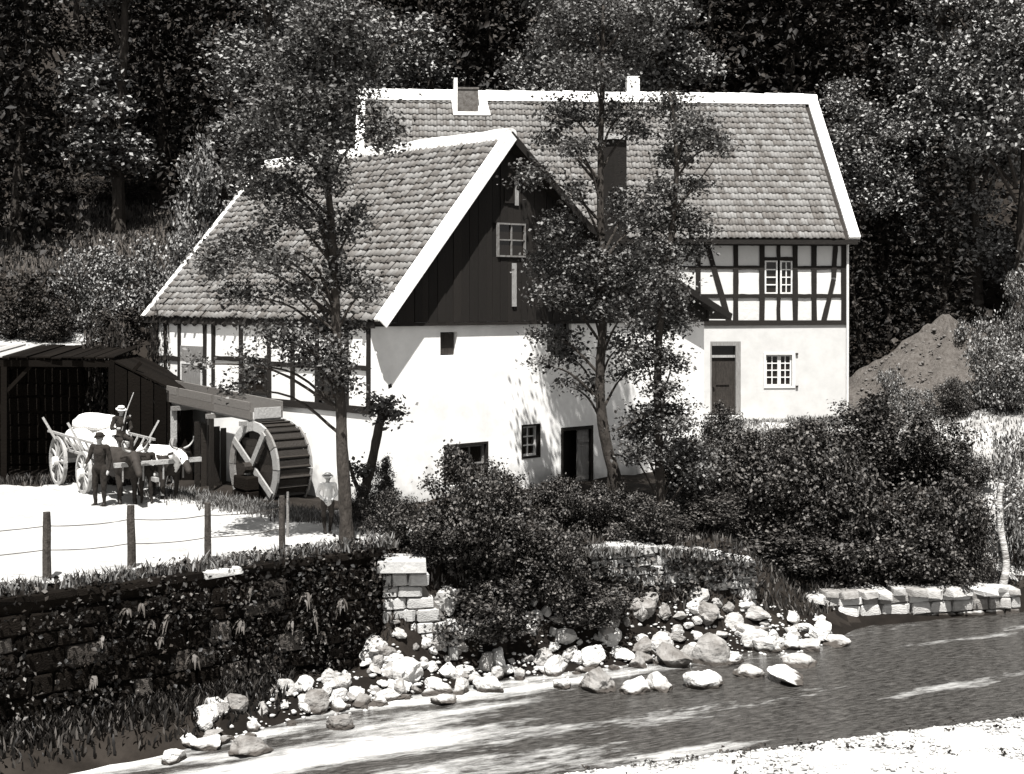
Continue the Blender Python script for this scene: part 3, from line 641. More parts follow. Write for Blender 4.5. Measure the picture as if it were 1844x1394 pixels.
# ================================================================== the half-timbered house behind, to the right
T2 = math.radians(4.5); c2, s2 = math.cos(T2), math.sin(T2); HL = 16.0; OX, OY = 11.15 - HL * c2, 48.0 - HL * s2
house = empty('half_timbered_house', (OX, OY, 0), T2); bpy.context.view_layer.update()
tag(house, 'two-storey house with half-timbered upper floor and long tiled roof behind the mill', 'house')
def hu(x): k = (x - CX) / FPX; return (OY * k - OX) / (c2 - k * s2)
def hzz(u, y): return CAMH - (y - HY) * (OY + s2 * u) / FPX
H = lambda a, z, d: (a, d, z)
HW = 9.4; zsill = hzz(hu(1400), 581); zeav = hzz(hu(1400), 431); u_l = 5.0
def hh(x0, x1, y0, y1): u0, u1 = hu(x0), hu(x1); um = (u0 + u1) / 2; return [u0, u1, hzz(um, y1), hzz(um, y0)]
d2 = hh(1279, 1334, 615, 748); w2 = hh(1379, 1426, 639, 695); HR = hu(1524)
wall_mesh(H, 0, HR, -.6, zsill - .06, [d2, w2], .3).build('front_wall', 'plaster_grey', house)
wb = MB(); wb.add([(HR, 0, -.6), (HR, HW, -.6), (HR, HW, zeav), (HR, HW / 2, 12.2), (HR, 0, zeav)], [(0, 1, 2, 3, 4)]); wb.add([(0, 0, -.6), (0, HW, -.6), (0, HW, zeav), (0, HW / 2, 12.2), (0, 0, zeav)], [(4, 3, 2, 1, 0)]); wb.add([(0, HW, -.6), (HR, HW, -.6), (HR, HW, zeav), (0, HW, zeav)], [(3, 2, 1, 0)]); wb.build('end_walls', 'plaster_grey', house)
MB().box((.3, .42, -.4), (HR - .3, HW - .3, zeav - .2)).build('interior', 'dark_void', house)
# door with transom light
ft = hzz(hu(1306), 642)
dm_ = MB()
for a0, a1, z0, z1 in ((d2[0], d2[0] + .05, d2[2], d2[3]), (d2[1] - .17, d2[1], d2[2], d2[3]), (d2[0] + .05, d2[1] - .17, d2[3] - .14, d2[3])): plate(H, a0, a1, z0, z1, .0, .22, dm_)
dm_.build('door_frame', 'door_grey', house)
plate(H, d2[0] + .05, d2[1] - .17, ft - .04, ft + .04, .08, .2).build('transom_bar', 'pale_board', house); plate(H, d2[0] + .05, d2[1] - .17, ft + .04, d2[3] - .14, .16, .19).build('transom_light', 'glass_dark', house)
dr = plate(H, d2[0] + .05, d2[1] - .17, d2[2], ft - .04, .14, .19).build('door', 'door_wood', house)
for z0, z1 in ((.15, .85), (1.0, 1.75)): plate(H, d2[0] + .22, d2[1] - .36, d2[2] + z0, min(d2[2] + z1, ft - .12), .105, .14).build('door_panel', 'door_wood', dr)
MB().disc((d2[0] + .14, .10, d2[2] + .95), (0, 1, 0), .03, .07, 8).build('door_handle', 'iron', dr)
plate(H, d2[0] - .3, d2[1] + .3, d2[2] - .18, d2[2], -.45, .25).build('doorstep', 'stone_wall', house)
# barred window: two casements
fr = MB(); b = .07
for a0, a1, z0, z1 in ((w2[0] - b, w2[0], w2[2] - b, w2[3] + b), (w2[1], w2[1] + b * 1.6, w2[2] - b, w2[3] + b), (w2[0], w2[1], w2[3], w2[3] + b), (w2[0], w2[1], w2[2] - b, w2[2])): plate(H, a0, a1, z0, z1, -.03, .2, fr)
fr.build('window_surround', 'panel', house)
wm = (w2[0] + w2[1]) / 2; window(H, w2[0], wm + .02, w2[2], w2[3], 2, 4, house, .05, .035, 'sash', .10); window(H, wm + .03, w2[1], w2[2], w2[3], 2, 4, house, .05, .035, 'sash', .10)
for zz in (w2[2] - .02, w2[3] + .03): MB().box((w2[1] + .12, -.06, zz - .03), (w2[1] + .2, .02, zz + .03)).build('hinge', 'iron', house)
# timber frame of the upper floor
px = [1140, 1198, 1257, 1325, 1372, 1432, 1466]; pu = [.1, 2.0, 4.0, 6.0] + [hu(x) for x in px] + [HR - .09]
for p in pu: beam(H, (p, zsill), (p, zeav), .17, house, name='post')
beam(H, (0, zsill), (HR, zsill), .17, house, d0=-.05, name='sill_beam'); beam(H, (0, zeav - .08), (HR, zeav - .08), .26, house, d0=-.06, name='wall_plate')
z_a, z_b = hzz(hu(1400), 533), hzz(hu(1300), 482)
iw = pu.index(hu(1372))
for i in range(len(pu) - 1):
    a, b_ = pu[i], pu[i + 1]; beam(H, (a, z_a), (b_, z_a), .13, house, d0=-.026, d1=.09, name='rail'); lev = [zsill, z_a, zeav]
    if i == iw:
        zl = hzz(hu(1400), 466); beam(H, (a, zl), (b_, zl), .12, house, d0=-.026, d1=.09, name='lintel'); um = (a + b_) / 2
        beam(H, (um, zl), (um, zeav - .1), .12, house, d0=-.024, name='short_post'); beam(H, (um, zsill), (um, z_a), .12, house, d0=-.024, name='short_post')
        for q0, q1 in ((a, um), (um, b_)):
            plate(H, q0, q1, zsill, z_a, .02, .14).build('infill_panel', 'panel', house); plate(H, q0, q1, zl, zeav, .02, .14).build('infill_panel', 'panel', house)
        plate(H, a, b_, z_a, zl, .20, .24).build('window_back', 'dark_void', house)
        window(H, a + .10, um - .03, z_a + .07, zl - .06, 1, 4, house, .05, .04, 'sash', .05); window(H, um + .06, b_ - .09, z_a + .07, zl - .06, 2, 4, house, .05, .035, 'sash', .05)
        continue
    beam(H, (a, z_b), (b_, z_b), .12, house, d0=-.026, d1=.09, name='rail'); lev = [zsill, z_a, z_b, zeav]
    for j in range(3): plate(H, a, b_, lev[j], lev[j + 1], .02 + random.uniform(-.008, .008), .14).build('infill_panel', 'panel', house)
beam(H, (hu(1272), zeav - .1), (hu(1313), zsill + .05), .17, house, d0=-.036, d1=.05, name='brace'); beam(H, (hu(1505), zeav - .1), (hu(1501), hzz(hu(1500), 500)), .15, house, d0=-.036, d1=.05, name='brace'); beam(H, (hu(1501), hzz(hu(1500), 503)), (hu(1483), zsill + .05), .15, house, d0=-.037, d1=.05, name='brace')
MB().tube([(HR + .03, -.05, zeav), (HR + .03, -.05, zsill), (HR + .02, -.05, -.2)], .045, 8).build('downpipe', 'sash', house)
# roof
e0 = Vector((0, -.35, zeav - .02)); r0 = Vector((0, HW / 2, 12.45)); L2 = HR + .32; U = Vector((1, 0, 0)); u0 = -.35
def slab2(p, q, u0, u1, t):
    n = U.cross(q - p).normalized(); n = -n if n.z < 0 else n; return MB().hexa([p + U * u0 - n * t, p + U * u1 - n * t, q + U * u1 - n * t, q + U * u0 - n * t, p + U * u0, p + U * u1, q + U * u1, q + U * u0])
rF = slab2(e0, r0, u0, L2, .1).build('roof', 'deck', house); eb = Vector((0, HW + .35, zeav - .02)); rB = slab2(eb, r0, u0, L2, .1).build('roof', 'tile', house)
HMW = house.matrix_world.copy()
tile_roof(rF, plane_m(e0 + U * u0, (1, 0, 0), r0 - e0), HMW, L2 - u0 - .3, (r0 - e0).length - .12, .215, .31, 'tile_single', 'tile', .030, jit=.9)
ridge_caps(rF, r0 + U * u0 + Vector((0, -.02, .04)), r0 + U * L2 + Vector((0, -.02, .04)), .24, 36)
n2 = U.cross(r0 - e0).normalized()
MB().hexa([e0 + U * (L2 - .34) + n2 * .02, e0 + U * (L2 + .03) + n2 * .02, r0 + U * (L2 + .03) + n2 * .02, r0 + U * (L2 - .34) + n2 * .02, e0 + U * (L2 - .34) + n2 * .12, e0 + U * (L2 + .03) + n2 * .13, r0 + U * (L2 + .03) + n2 * .13, r0 + U * (L2 - .34) + n2 * .12]).build('verge_bedding', 'lime', rF)
MB().hexa([e0 + U * u0 + n2 * .02, e0 + U * (u0 + .3) + n2 * .02, r0 + U * (u0 + .3) + n2 * .02, r0 + U * u0 + n2 * .02, e0 + U * u0 + n2 * .12, e0 + U * (u0 + .3) + n2 * .12, r0 + U * (u0 + .3) + n2 * .12, r0 + U * u0 + n2 * .12]).build('verge_bedding', 'lime', rF)
MB().hexa([r0 + U * (u0 + .3) - (r0 - e0).normalized() * .42 + n2 * .085, r0 + U * (L2 - .34) - (r0 - e0).normalized() * .42 + n2 * .085, r0 + U * (L2 - .34) + n2 * .085, r0 + U * (u0 + .3) + n2 * .085, r0 + U * (u0 + .3) - (r0 - e0).normalized() * .42 + n2 * .125, r0 + U * (L2 - .34) - (r0 - e0).normalized() * .42 + n2 * .125, r0 + U * (L2 - .34) + n2 * .135, r0 + U * (u0 + .3) + n2 * .135]).build('ridge_bedding', 'lime', rF)
MB().box((u0 + .1, -.40, zeav - .18), (L2 - .05, -.33, zeav - .03)).build('eaves_board', 'timber', rF)
cu = 3.2
cy = HW / 2 - .55
ch = MB().box((cu, cy - .3, 11.2), (cu + .72, cy + .35, 12.55)).build('chimney', 'brick_grey', rF); MB().box((cu - .004, cy - .33, 12.55), (cu + .75, cy + .38, 12.62)).build('chimney_cap', 'brick_grey', ch)
MB().box((cu - .13, cy - .31, 11.4), (cu - .006, cy + .36, 12.95)).build('chimney_flank', 'lime', ch)
t_ = (r0 - e0).normalized(); p_ = r0 - t_ * 1.25; MB().hexa([p_ + U * (cu - .15) + n2 * .05, p_ + U * (cu + 1.15) + n2 * .05, r0 - t_ * .4 + U * (cu + 1.05) + n2 * .05, r0 - t_ * .4 + U * (cu - .2) + n2 * .05, p_ + U * (cu - .15) + n2 * .14, p_ + U * (cu + 1.15) + n2 * .14, r0 - t_ * .4 + U * (cu + 1.05) + n2 * .14, r0 - t_ * .4 + U * (cu - .2) + n2 * .14]).build('chimney_flashing', 'lime', ch)
cu2 = 9.4; MB().box((cu2, HW / 2 + .2, 11.8), (cu2 + .45, HW / 2 + .65, 13.25)).build('chimney', 'lime', rB)
# ------------------------------------------------------------------ water wheel and flume (laid out along the mill's side wall)
def side_pt(v, n, z=0.0): return Vector((AX - s_ * v - c_ * n, AY + c_ * v - s_ * n, z))
WR = 1.18; wc = side_pt(3.15, .92, .80)
wheel = empty('water_wheel', wc, TH); tag(wheel, 'wooden overshot water wheel with pale rim and dark wet paddles beside the mill', 'water wheel')
for sx in (-.5, .5):
    K = 12
    for k in range(K):                                              # rim of felloe boards
        a0, a1 = 2 * math.pi * k / K + .012, 2 * math.pi * (k + 1) / K - .012; V = []
        for xx in (sx - .03, sx + .03):
            for a in (a0, (a0 + a1) / 2, a1):
                for r in (WR - .24, WR): V.append((xx, r * math.cos(a), r * math.sin(a)))
        F = [(0, 1, 3, 2), (2, 3, 5, 4), (6, 8, 9, 7), (8, 10, 11, 9), (1, 7, 9, 3), (3, 9, 11, 5), (0, 2, 8, 6), (2, 4, 10, 8), (0, 6, 7, 1), (4, 5, 11, 10)]
        pydata('felloe', V, F, 'old_wood' if math.sin(a0) > .2 and math.cos(a0) > -.4 else 'grey_wood', wheel)
    for q, a in enumerate((.62, .62 + math.pi / 2)):
        d = Vector((0, math.cos(a), math.sin(a))); n = Vector((0, -math.sin(a), math.cos(a))); ex = Vector((sx + (.05 + .055 * q) * (1 if sx > 0 else -1), 0, 0))
        MB().bar(d * -WR * .95 + ex, d * WR * .95 + ex, .05, .17, up=n).build('arm', 'old_wood', wheel)
    for k in range(9):                                              # boarded face inside the rim
        z0 = -WR * .8 + k * WR * .178; hw = math.sqrt(max(.02, (WR - .2) ** 2 - max(abs(z0), abs(z0 + WR * .17)) ** 2)); xf = sx * .88
        MB().box((xf - .015, -hw, z0), (xf + .015, hw, z0 + WR * .172)).build('face_board', 'wet_wood', wheel)
NP = 28
for k in range(NP):
    a = 2 * math.pi * k / NP; a2 = a + .17
    p = [(-.47, (WR - .23) * math.cos(a), (WR - .23) * math.sin(a)), (-.47, (WR + .0) * math.cos(a2), (WR + .0) * math.sin(a2))]; q = Vector(p[1]) - Vector(p[0]); n = Vector((0, -q.z, q.y)).normalized() * .03
    p0, p1 = Vector(p[0]), Vector(p[1]); W = Vector((.94, 0, 0))
    MB().hexa([p0, p0 + W, p0 + W + n, p0 + n, p1, p1 + W, p1 + W + n, p1 + n]).build('paddle', 'wet_wood', wheel)
    b0 = a; b1 = a + 2 * math.pi / NP - .015; r = WR - .05
    MB().hexa([(-.46, r * math.cos(b0), r * math.sin(b0)), (.46, r * math.cos(b0), r * math.sin(b0)), (.46, r * math.cos(b1), r * math.sin(b1)), (-.46, r * math.cos(b1), r * math.sin(b1)),
               (-.46, (r - .03) * math.cos(b0), (r - .03) * math.sin(b0)), (.46, (r - .03) * math.cos(b0), (r - .03) * math.sin(b0)), (.46, (r - .03) * math.cos(b1), (r - .03) * math.sin(b1)), (-.46, (r - .03) * math.cos(b1), (r - .03) * math.sin(b1))]).build('sole_board', 'wet_wood', wheel)
MB().tube([(-.85, 0, 0), (.95, 0, 0)], .14, 10).build('axle', 'wet_wood', wheel)
pit = empty('wheel_pit'); tag(pit, 'dark stone bearing block under the axle of the water wheel', 'masonry')
for f in range(3):
    o = bpy.data.objects.new('stone', blocks('stone_dark')[f]); COL.objects.link(o); o.parent = pit; q = side_pt(3.15, 1.66, -.3 + f * .36); o.location = q; o.scale = (.4, .9 - .1 * f, .35); o.rotation_euler = (0, 0, TH)

fl = empty('flume', side_pt(0, 0, 0), TH); tag(fl, 'weathered plank flume on a trestle leading from the dark wall to the water wheel', 'flume')
def fz(v): return 2.02 + .055 * (v - 3.4)
def flbox(n0, n1, v0, v1, z0, z1, name, material): return MB().hexa([(-n0, v0, fz(v0) + z0), (-n1, v0, fz(v0) + z0), (-n1, v1, fz(v1) + z0), (-n0, v1, fz(v1) + z0), (-n0, v0, fz(v0) + z1), (-n1, v0, fz(v0) + z1), (-n1, v1, fz(v1) + z1), (-n0, v1, fz(v1) + z1)]).build(name, material, fl)
vs = [3.3, 5.2, 7.1, 9.3]
for i in range(3):
    v0, v1 = vs[i], vs[i + 1] - .015
    flbox(1.42, 1.36, v0, v1, 0, .22, 'side_board', 'flume_wood'); flbox(1.42, 1.36, v0 + .1, v1, .228, .44, 'side_board', 'flume_wood'); flbox(.50, .44, v0, v1, 0, .44, 'side_board', 'flume_wood'); flbox(1.36, .50, v0, v1, -.06, .0, 'bottom_board', 'grey_wood')
for v in (3.5, 5.2, 7.1, 8.8): MB().bar((-1.62, v, fz(v) - .12), (-.25, v, fz(v) - .12), .12, .12).build('cross_beam', 'grey_wood', fl)
for v in (7.2,):
    MB().bar((-1.5, v, -.2), (-1.5, v, fz(v) - .18), .13).build('trestle_post', 'old_wood', fl); MB().bar((-2.05, v - .25, -.2), (-1.53, v - .06, 1.25), .13).build('trestle_brace', 'old_wood', fl); MB().bar((-.42, v, -.2), (-.42, v, fz(v) - .18), .13).build('trestle_post', 'grey_wood', fl)
MB().bar((-1.5, 5.15, -.1), (-1.5, 5.15, fz(5.15) - .18), .1).build('trestle_post', 'wet_wood', fl)
for i in range(5): MB().box((-1.40 + i * .17, 6.2 - .06 * i, -.1), (-1.24 + i * .17, 6.24 - .06 * i, 1.78 - .05 * i)).build('sluice_board', 'wet_wood', fl)
MB().box((-1.32, 3.26, fz(3.3) + .02), (-.52, 3.30, fz(3.3) + .3)).build('outlet_board', 'old_wood', fl)

# ------------------------------------------------------------------ fence on the river wall
fe = empty('fence', (-7, 27.5, 0)); tag(fe, 'wire fence on dark rough wooden posts along the pale lane', 'fence'); FI = Matrix.Translation((7, -27.5, 0))
fp = []
for x, y0, y1, w in ((85, 922, 1046, .15), (237, 910, 1034, .15), (375, 905, 1018, .13), (508, 893, 999, .12), (518, 886, 978, .06)):
    Y = CAMH * FPX / (y1 - HY); p = at(x, y1, Y); t = at(x + random.uniform(-2, 2), y0, Y); fp.append((p, t))
    m_ = 'post_wood' if w > .1 else 'grey_wood'
    MB().tube([FI @ (p - Vector((0, 0, .25))), FI @ p.lerp(t, .4), FI @ p.lerp(t, .8), FI @ t], [w * .55, w * .52, w * .5, w * .46], 9, .12).build('post', m_, fe)
q = fp[0][0] + (fp[0][0] - fp[1][0]) * 2.2; fp2 = [(q, q + Vector((0, 0, 1.2)))] + fp[:4]
MB().tube([FI @ (q - Vector((0, 0, .2))), FI @ (q + Vector((0, 0, 1.2)))], .08, 9, .1).build('post', 'post_wood', fe)
for f in (.45, .80):
    for i in range(4):
        a = fp2[i][0].lerp(fp2[i][1], f); b_ = fp2[i + 1][0].lerp(fp2[i + 1][1], f); pts = []
        for k in range(9): t = k / 8; pts.append(FI @ (a.lerp(b_, t) - Vector((0, 0, .16 * t * (1 - t) + random.uniform(0, .008)))))
        MB().tube(pts, .0085, 5).build('wire', 'wire', fe)

# ------------------------------------------------------------------ figures: one continuous skin grown over a posed skeleton
def flesh(name, caps, voxel, mats, parent=None, paint=None, fold=0.0):
    bm = bmesh.new()
    for (p, r, q, r2, mi) in caps:
        p, q = Vector(p), Vector(q); d = q - p
        mt = MB(); mt.tube([p, p.lerp(q, .5), q] if d.length > 1e-4 else [p - Vector((0, 0, .001)), p, p + Vector((0, 0, .001))], [r, (r + r2) / 2, r2], 10)
        vs_ = [bm.verts.new(v) for v in mt.v]
        for f in mt.f: bm.faces.new([vs_[i] for i in f])
        for c, rr in ((p, r), (q, r2)): bmesh.ops.create_icosphere(bm, subdivisions=2, radius=rr, matrix=Matrix.Translation(c))
    me = bpy.data.meshes.new(name); bm.to_mesh(me); bm.free(); tmp = bpy.data.objects.new('tmp', me); COL.objects.link(tmp)
    rm = tmp.modifiers.new('r', 'REMESH'); rm.mode = 'VOXEL'; rm.voxel_size = voxel
    sm = tmp.modifiers.new('s', 'SMOOTH'); sm.factor = .5; sm.iterations = 3
    bpy.context.view_layer.update(); dg = bpy.context.evaluated_depsgraph_get(); out = bpy.data.meshes.new_from_object(tmp.evaluated_get(dg)); bpy.data.objects.remove(tmp); out.name = name
    out.materials.clear()
    for k in mats: out.materials.append(M[k])
    if fold:
        nv_ = len(out.vertices); Vc = np.empty(nv_ * 3, np.float32); Nc = np.empty(nv_ * 3, np.float32); out.vertices.foreach_get('co', Vc); out.vertices.foreach_get('normal', Nc); Vc = Vc.reshape(-1, 3); Nc = Nc.reshape(-1, 3)
        w = np.array([noise.noise(Vector((p[0] * 16, p[1] * 16, p[2] * 9))) for p in Vc.tolist()]); out.vertices.foreach_set('co', (Vc + Nc * fold * w[:, None]).astype(np.float32).ravel()); out.update()
    n = len(out.polygons); C = np.empty(n * 3, np.float32); out.polygons.foreach_get('center', C); C = C.reshape(-1, 3); best = np.full(n, 1e9); mi_ = np.zeros(n, np.int32)
    for (p, r, q, r2, mi) in caps:
        p, q = np.array(p, float), np.array(q, float); d = q - p; t = np.clip(((C - p) @ d) / max(d @ d, 1e-9), 0, 1); dist = np.linalg.norm(C - p - t[:, None] * d, axis=1) - (r + (r2 - r) * t)
        w = dist < best; best[w] = dist[w]; mi_[w] = mi
    if paint: mi_ = paint(C, mi_)
    out.polygons.foreach_set('material_index', mi_); out.shade_smooth()
    return link(name, out, None, parent)
def person(loc, rz, s, pose, mats, label, hat, group=None):
    """pose: joints in a figure of 1.75 m (x right, y forward, z up); mats: skin, coat, trousers, shoes"""
    root = empty('person', loc, rz); root.scale = (s, s, s); tag(root, label, 'person', group); c = []
    P = dict(pelvis=(0, 0, .93), chest=(0, .01, 1.28), neck=(0, 0, 1.45), head=(0, .02, 1.60), hipL=(-.10, 0, .90), kneeL=(-.11, .02, .50), ankL=(-.11, -.01, .09), hipR=(.10, 0, .90), kneeR=(.12, .02, .50), ankR=(.12, -.01, .09),
             shL=(-.19, 0, 1.40), elL=(-.26, -.02, 1.12), wrL=(-.25, .06, .87), shR=(.19, 0, 1.40), elR=(.26, -.02, 1.12), wrR=(.25, .06, .87)); P.update(pose); P = {k: Vector(v) for k, v in P.items() if k != 'short'}
    fw = Vector((0, 1, 0))
    c += [(P['pelvis'], .145, P['pelvis'] + Vector((0, 0, .12)), .135, 1), (P['pelvis'] + Vector((0, 0, .1)), .13, P['chest'], .155, 1), (P['chest'], .155, P['neck'] - Vector((0, 0, .09)), .12, 1), (P['shL'], .075, P['shR'], .075, 1)]
    c += [(P['neck'] - Vector((0, 0, .05)), .058, P['head'] - Vector((0, 0, .06)), .055, 0), (P['head'] + Vector((0, -.012, .035)), .088, P['head'] + Vector((0, .02, -.05)), .066, 0)]
    H_ = P['head']; c += [(H_ + Vector((0, .085, .005)), .014, H_ + Vector((0, .108, -.022)), .017, 0), (H_ + Vector((-.086, 0, .01)), .012, H_ + Vector((-.092, -.01, -.03)), .012, 0), (H_ + Vector((.086, 0, .01)), .012, H_ + Vector((.092, -.01, -.03)), .012, 0), (H_ + Vector((-.02, .075, -.06)), .011, H_ + Vector((.02, .075, -.06)), .011, 0)]
    for sd_ in 'LR':
        c += [(P['hip' + sd_], .105, P['knee' + sd_], .068, 2), (P['knee' + sd_], .066, P['ank' + sd_], .045, 2 if not pose.get('short') else 3), (P['ank' + sd_] + Vector((0, -.03, -.035)), .045, P['ank' + sd_] + fw * .15 + Vector((0, 0, -.055)), .035, 3)]
        c += [(P['sh' + sd_], .068, P['el' + sd_], .05, 1), (P['el' + sd_], .048, P['wr' + sd_], .034, 1)]
        w = P['wr' + sd_]; d = (w - P['el' + sd_]).normalized(); sdv = d.cross(Vector((1, 0, 0))).normalized()
        c += [(w, .03, w + d * .07, .034, 0)]
        for k, ln in enumerate((.065, .075, .07, .055)):
            b0 = w + d * .075 + sdv * (.03 - .02 * k); c += [(b0, .0105, b0 + d * ln * .55, .0095, 0), (b0 + d * ln * .55, .0095, b0 + d * ln * .8 + d.cross(sdv) * .02, .008, 0)]
        c += [(w + d * .02 + sdv * .03, .012, w + d * .06 + sdv * .06, .010, 0)]
    if pose.get('short'): pass
    flesh('body', c, .016, mats, root, None, .012)
    top = P['head'] + Vector((0, -.005, .045))
    if hat:
        mt = MB(); mt.tube([top + Vector((0, 0, .005)), top + Vector((0, .004, .02))], [hat[1], hat[1] * .98], 18, .02); mt.tube([top + Vector((0, 0, .01)), top + Vector((0, 0, .06)), top + Vector((0, 0, .10)), top + Vector((0, 0, .115))], [.104, .10, .085, .04], 16); ho = mt.build('hat', hat[0], root, True)
        MB().tube([top + Vector((0, 0, .022)), top + Vector((0, 0, .045))], .1065, 16).build('hat_band', 'leather', ho)
    else: flesh('hair', [(P['head'] + Vector((0, -.025, .05)), .088, P['head'] + Vector((0, -.05, .0)), .075, 0)], .02, ['cloth_dark'], root)
    for sx in (-.032, .032): MB().disc(P['head'] + Vector((sx, .082, .015)), (0, 1, 0), .011, .012, 8).build('eye', 'leather', root)
    return root
# boy with a pale straw hat by the tree
boy = at(590, 966, 31.3); boy.z = hz(boy.x, boy.y) + .07
person(boy, math.radians(200), 1.30 / 1.73, dict(short=True, wrL=(-.12, .14, 1.0), wrR=(.14, .13, .98), elL=(-.29, -.06, 1.14), elR=(.29, -.06, 1.14), ankL=(-.07, -.03, .09), ankR=(.09, .05, .09)), ['skin', 'cloth_white', 'cloth_mid', 'cloth_dark'], 'boy in white shirt and pale hat standing by the tree', ('straw', .165))
# man standing left of the team
man = at(180, 921, 35.3); man.z = hz(man.x, man.y) + .07
person(man, math.radians(165), 1.04, dict(elR=(.27, .05, 1.12), wrR=(.22, .26, 1.02), elL=(-.26, -.02, 1.1)), ['skin', 'cloth_dark', 'cloth_dark', 'leather'], 'man in dark coat standing at the left of the wagon', ('cloth_dark', .135))
# waggoner in front of the right-hand ox
man2 = at(263, 911, 36.0); man2.z = hz(man2.x, man2.y) + .07
person(man2, math.radians(190), .86, dict(elR=(.3, .1, 1.2), wrR=(.36, .3, 1.22), kneeL=(-.13, .05, .5), ankL=(-.16, .0, .09)), ['skin', 'cloth_dark', 'cloth_dark', 'leather'], 'man in dark clothes standing between the two oxen heads', ('cloth_dark', .125))

# ------------------------------------------------------------------ wagon and team
WH = math.atan2(-.82, .57); wag_o = Vector((-11.75, 40.0, .05)); wag = empty('wagon', wag_o, WH); tag(wag, 'ladder wagon with pale wheels and a white covered load, by the dark wall', 'wagon')
def wheel_parts(x, y, r):
    w = empty('wheel'); w.parent = wag; w.location = (x, y, r); K = 24; V = []; F = []
    for k in range(K):
        a = 2 * math.pi * k / K
        for rr in (r - .085, r):
            for yy in (-.045, .045): V.append((rr * math.cos(a), yy, rr * math.sin(a)))
    for k in range(K):
        a, b_ = k * 4, ((k + 1) % K) * 4; F += [(a, b_, b_ + 1, a + 1), (a + 2, a + 3, b_ + 3, b_ + 2), (a, a + 2, b_ + 2, b_), (a + 1, b_ + 1, b_ + 3, a + 3)]
    pydata('rim', V, F, 'old_wood', w); MB().disc((0, 0, 0), (0, 1, 0), .11, .3, 12).build('hub', 'white_board', w)
    for k in range(12): a = 2 * math.pi * k / 12; d = Vector((math.cos(a), 0, math.sin(a))); MB().bar(d * .09, d * (r - .07), .05, .04).build('spoke', 'old_wood', w)
for x, r in ((0, .68), (2.15, .56)):
    for y in (-.82, .82): wheel_parts(x, y, r)
    MB().bar((x, -.95, r), (x, .95, r), .13).build('axle', 'old_wood', wag); MB().bar((x, -.6, r + .16), (x, .6, r + .16), .16).build('bolster', 'grey_wood', wag)
MB().bar((-.5, 0, .72), (5.2, 0, .62), .1).build('draw_pole', 'old_wood', wag)
for i in range(4): MB().bar((-.7, -.45 + .3 * i, .93), (2.75, -.45 + .3 * i, .88), .27, .04).build('floor_plank', 'grey_wood', wag)
for s1 in (-1, 1):
    for q in (.0, .45): MB().bar((-.85, s1 * (.58 + q * .55), .98 + q), (2.85, s1 * (.58 + q * .55), .94 + q), .06).build('ladder_rail', 'old_wood', wag)
    for k in range(8): MB().bar((-.7 + k * .48, s1 * .58, .98), (-.7 + k * .48, s1 * .83, 1.43), .04).build('ladder_rung', 'old_wood', wag)
    for x in (0, 2.15): MB().bar((x, s1 * .62, .8), (x + (.25 if s1 > 0 else -.4), s1 * 1.12, 1.85), .05).build('stake', 'old_wood', wag)
def sack(loc, sc, rz, parent, seed):
    bm = bmesh.new(); bmesh.ops.create_icosphere(bm, subdivisions=3, radius=.5)
    for v in bm.verts:
        v.co += v.co.normalized() * noise.noise(v.co * 3 + Vector((seed * 3.1, 0, 0))) * .12
        v.co = Vector((math.copysign(abs(v.co.x) ** .8, v.co.x), math.copysign(abs(v.co.y) ** .8, v.co.y), v.co.z))
    me = bpy.data.meshes.new('sack'); bm.to_mesh(me); bm.free(); me.shade_smooth(); o = link('sack', me, 'tarp'); o.location = loc; o.scale = sc; o.rotation_euler = (0, 0, rz); return o
for i, (x, y, z, sx, sy, sz_, lb) in enumerate(((.35, -.2, 1.28, 1.2, .78, .70, 'fat white sack at the rear of the wagon load'), (1.05, .25, 1.27, 1.3, .75, .68, 'fat white sack in the middle of the wagon load'), (1.9, -.18, 1.23, 1.2, .75, .62, 'fat white sack at the front of the wagon load'), (.6, .05, 1.72, 1.2, .8, .55, 'fat white sack lying on top of the wagon load'))):
    p = Matrix.Translation(wag_o) @ Matrix.Rotation(WH, 4, 'Z') @ Vector((x, y, z)); tag(sack(p, (sx, sy, sz_), WH + .2 * i, None, i), lb, 'sack', 'sacks on the wagon')
pz = Matrix.Translation(wag_o) @ Matrix.Rotation(WH, 4, 'Z') @ Vector((2.35, .1, .62))
drv = person(pz, WH - math.pi / 2, .95, dict(pelvis=(0, 0, .93), hipL=(-.1, .02, .88), hipR=(.1, .02, .88), kneeL=(-.14, .44, .84), kneeR=(.14, .42, .82), ankL=(-.14, .46, .40), ankR=(.15, .44, .40), elR=(.3, .08, 1.14), wrR=(.22, .32, 1.15), elL=(-.28, .06, 1.14), wrL=(-.12, .32, 1.08)), ['skin', 'cloth_dark', 'cloth_dark', 'leather'], 'driver in dark jacket and pale hat seated on the wagon', ('straw', .15))
wp = MB(); a = pz + Vector((.05, -.1, 1.02)); wp.tube([a, a + Vector((.12, .0, .5)), a + Vector((.30, .05, 1.0))], [.022, .016, .010], 6); tag(wp.build('whip', 'old_wood'), 'long thin pale whip held up by the seated driver', 'whip')

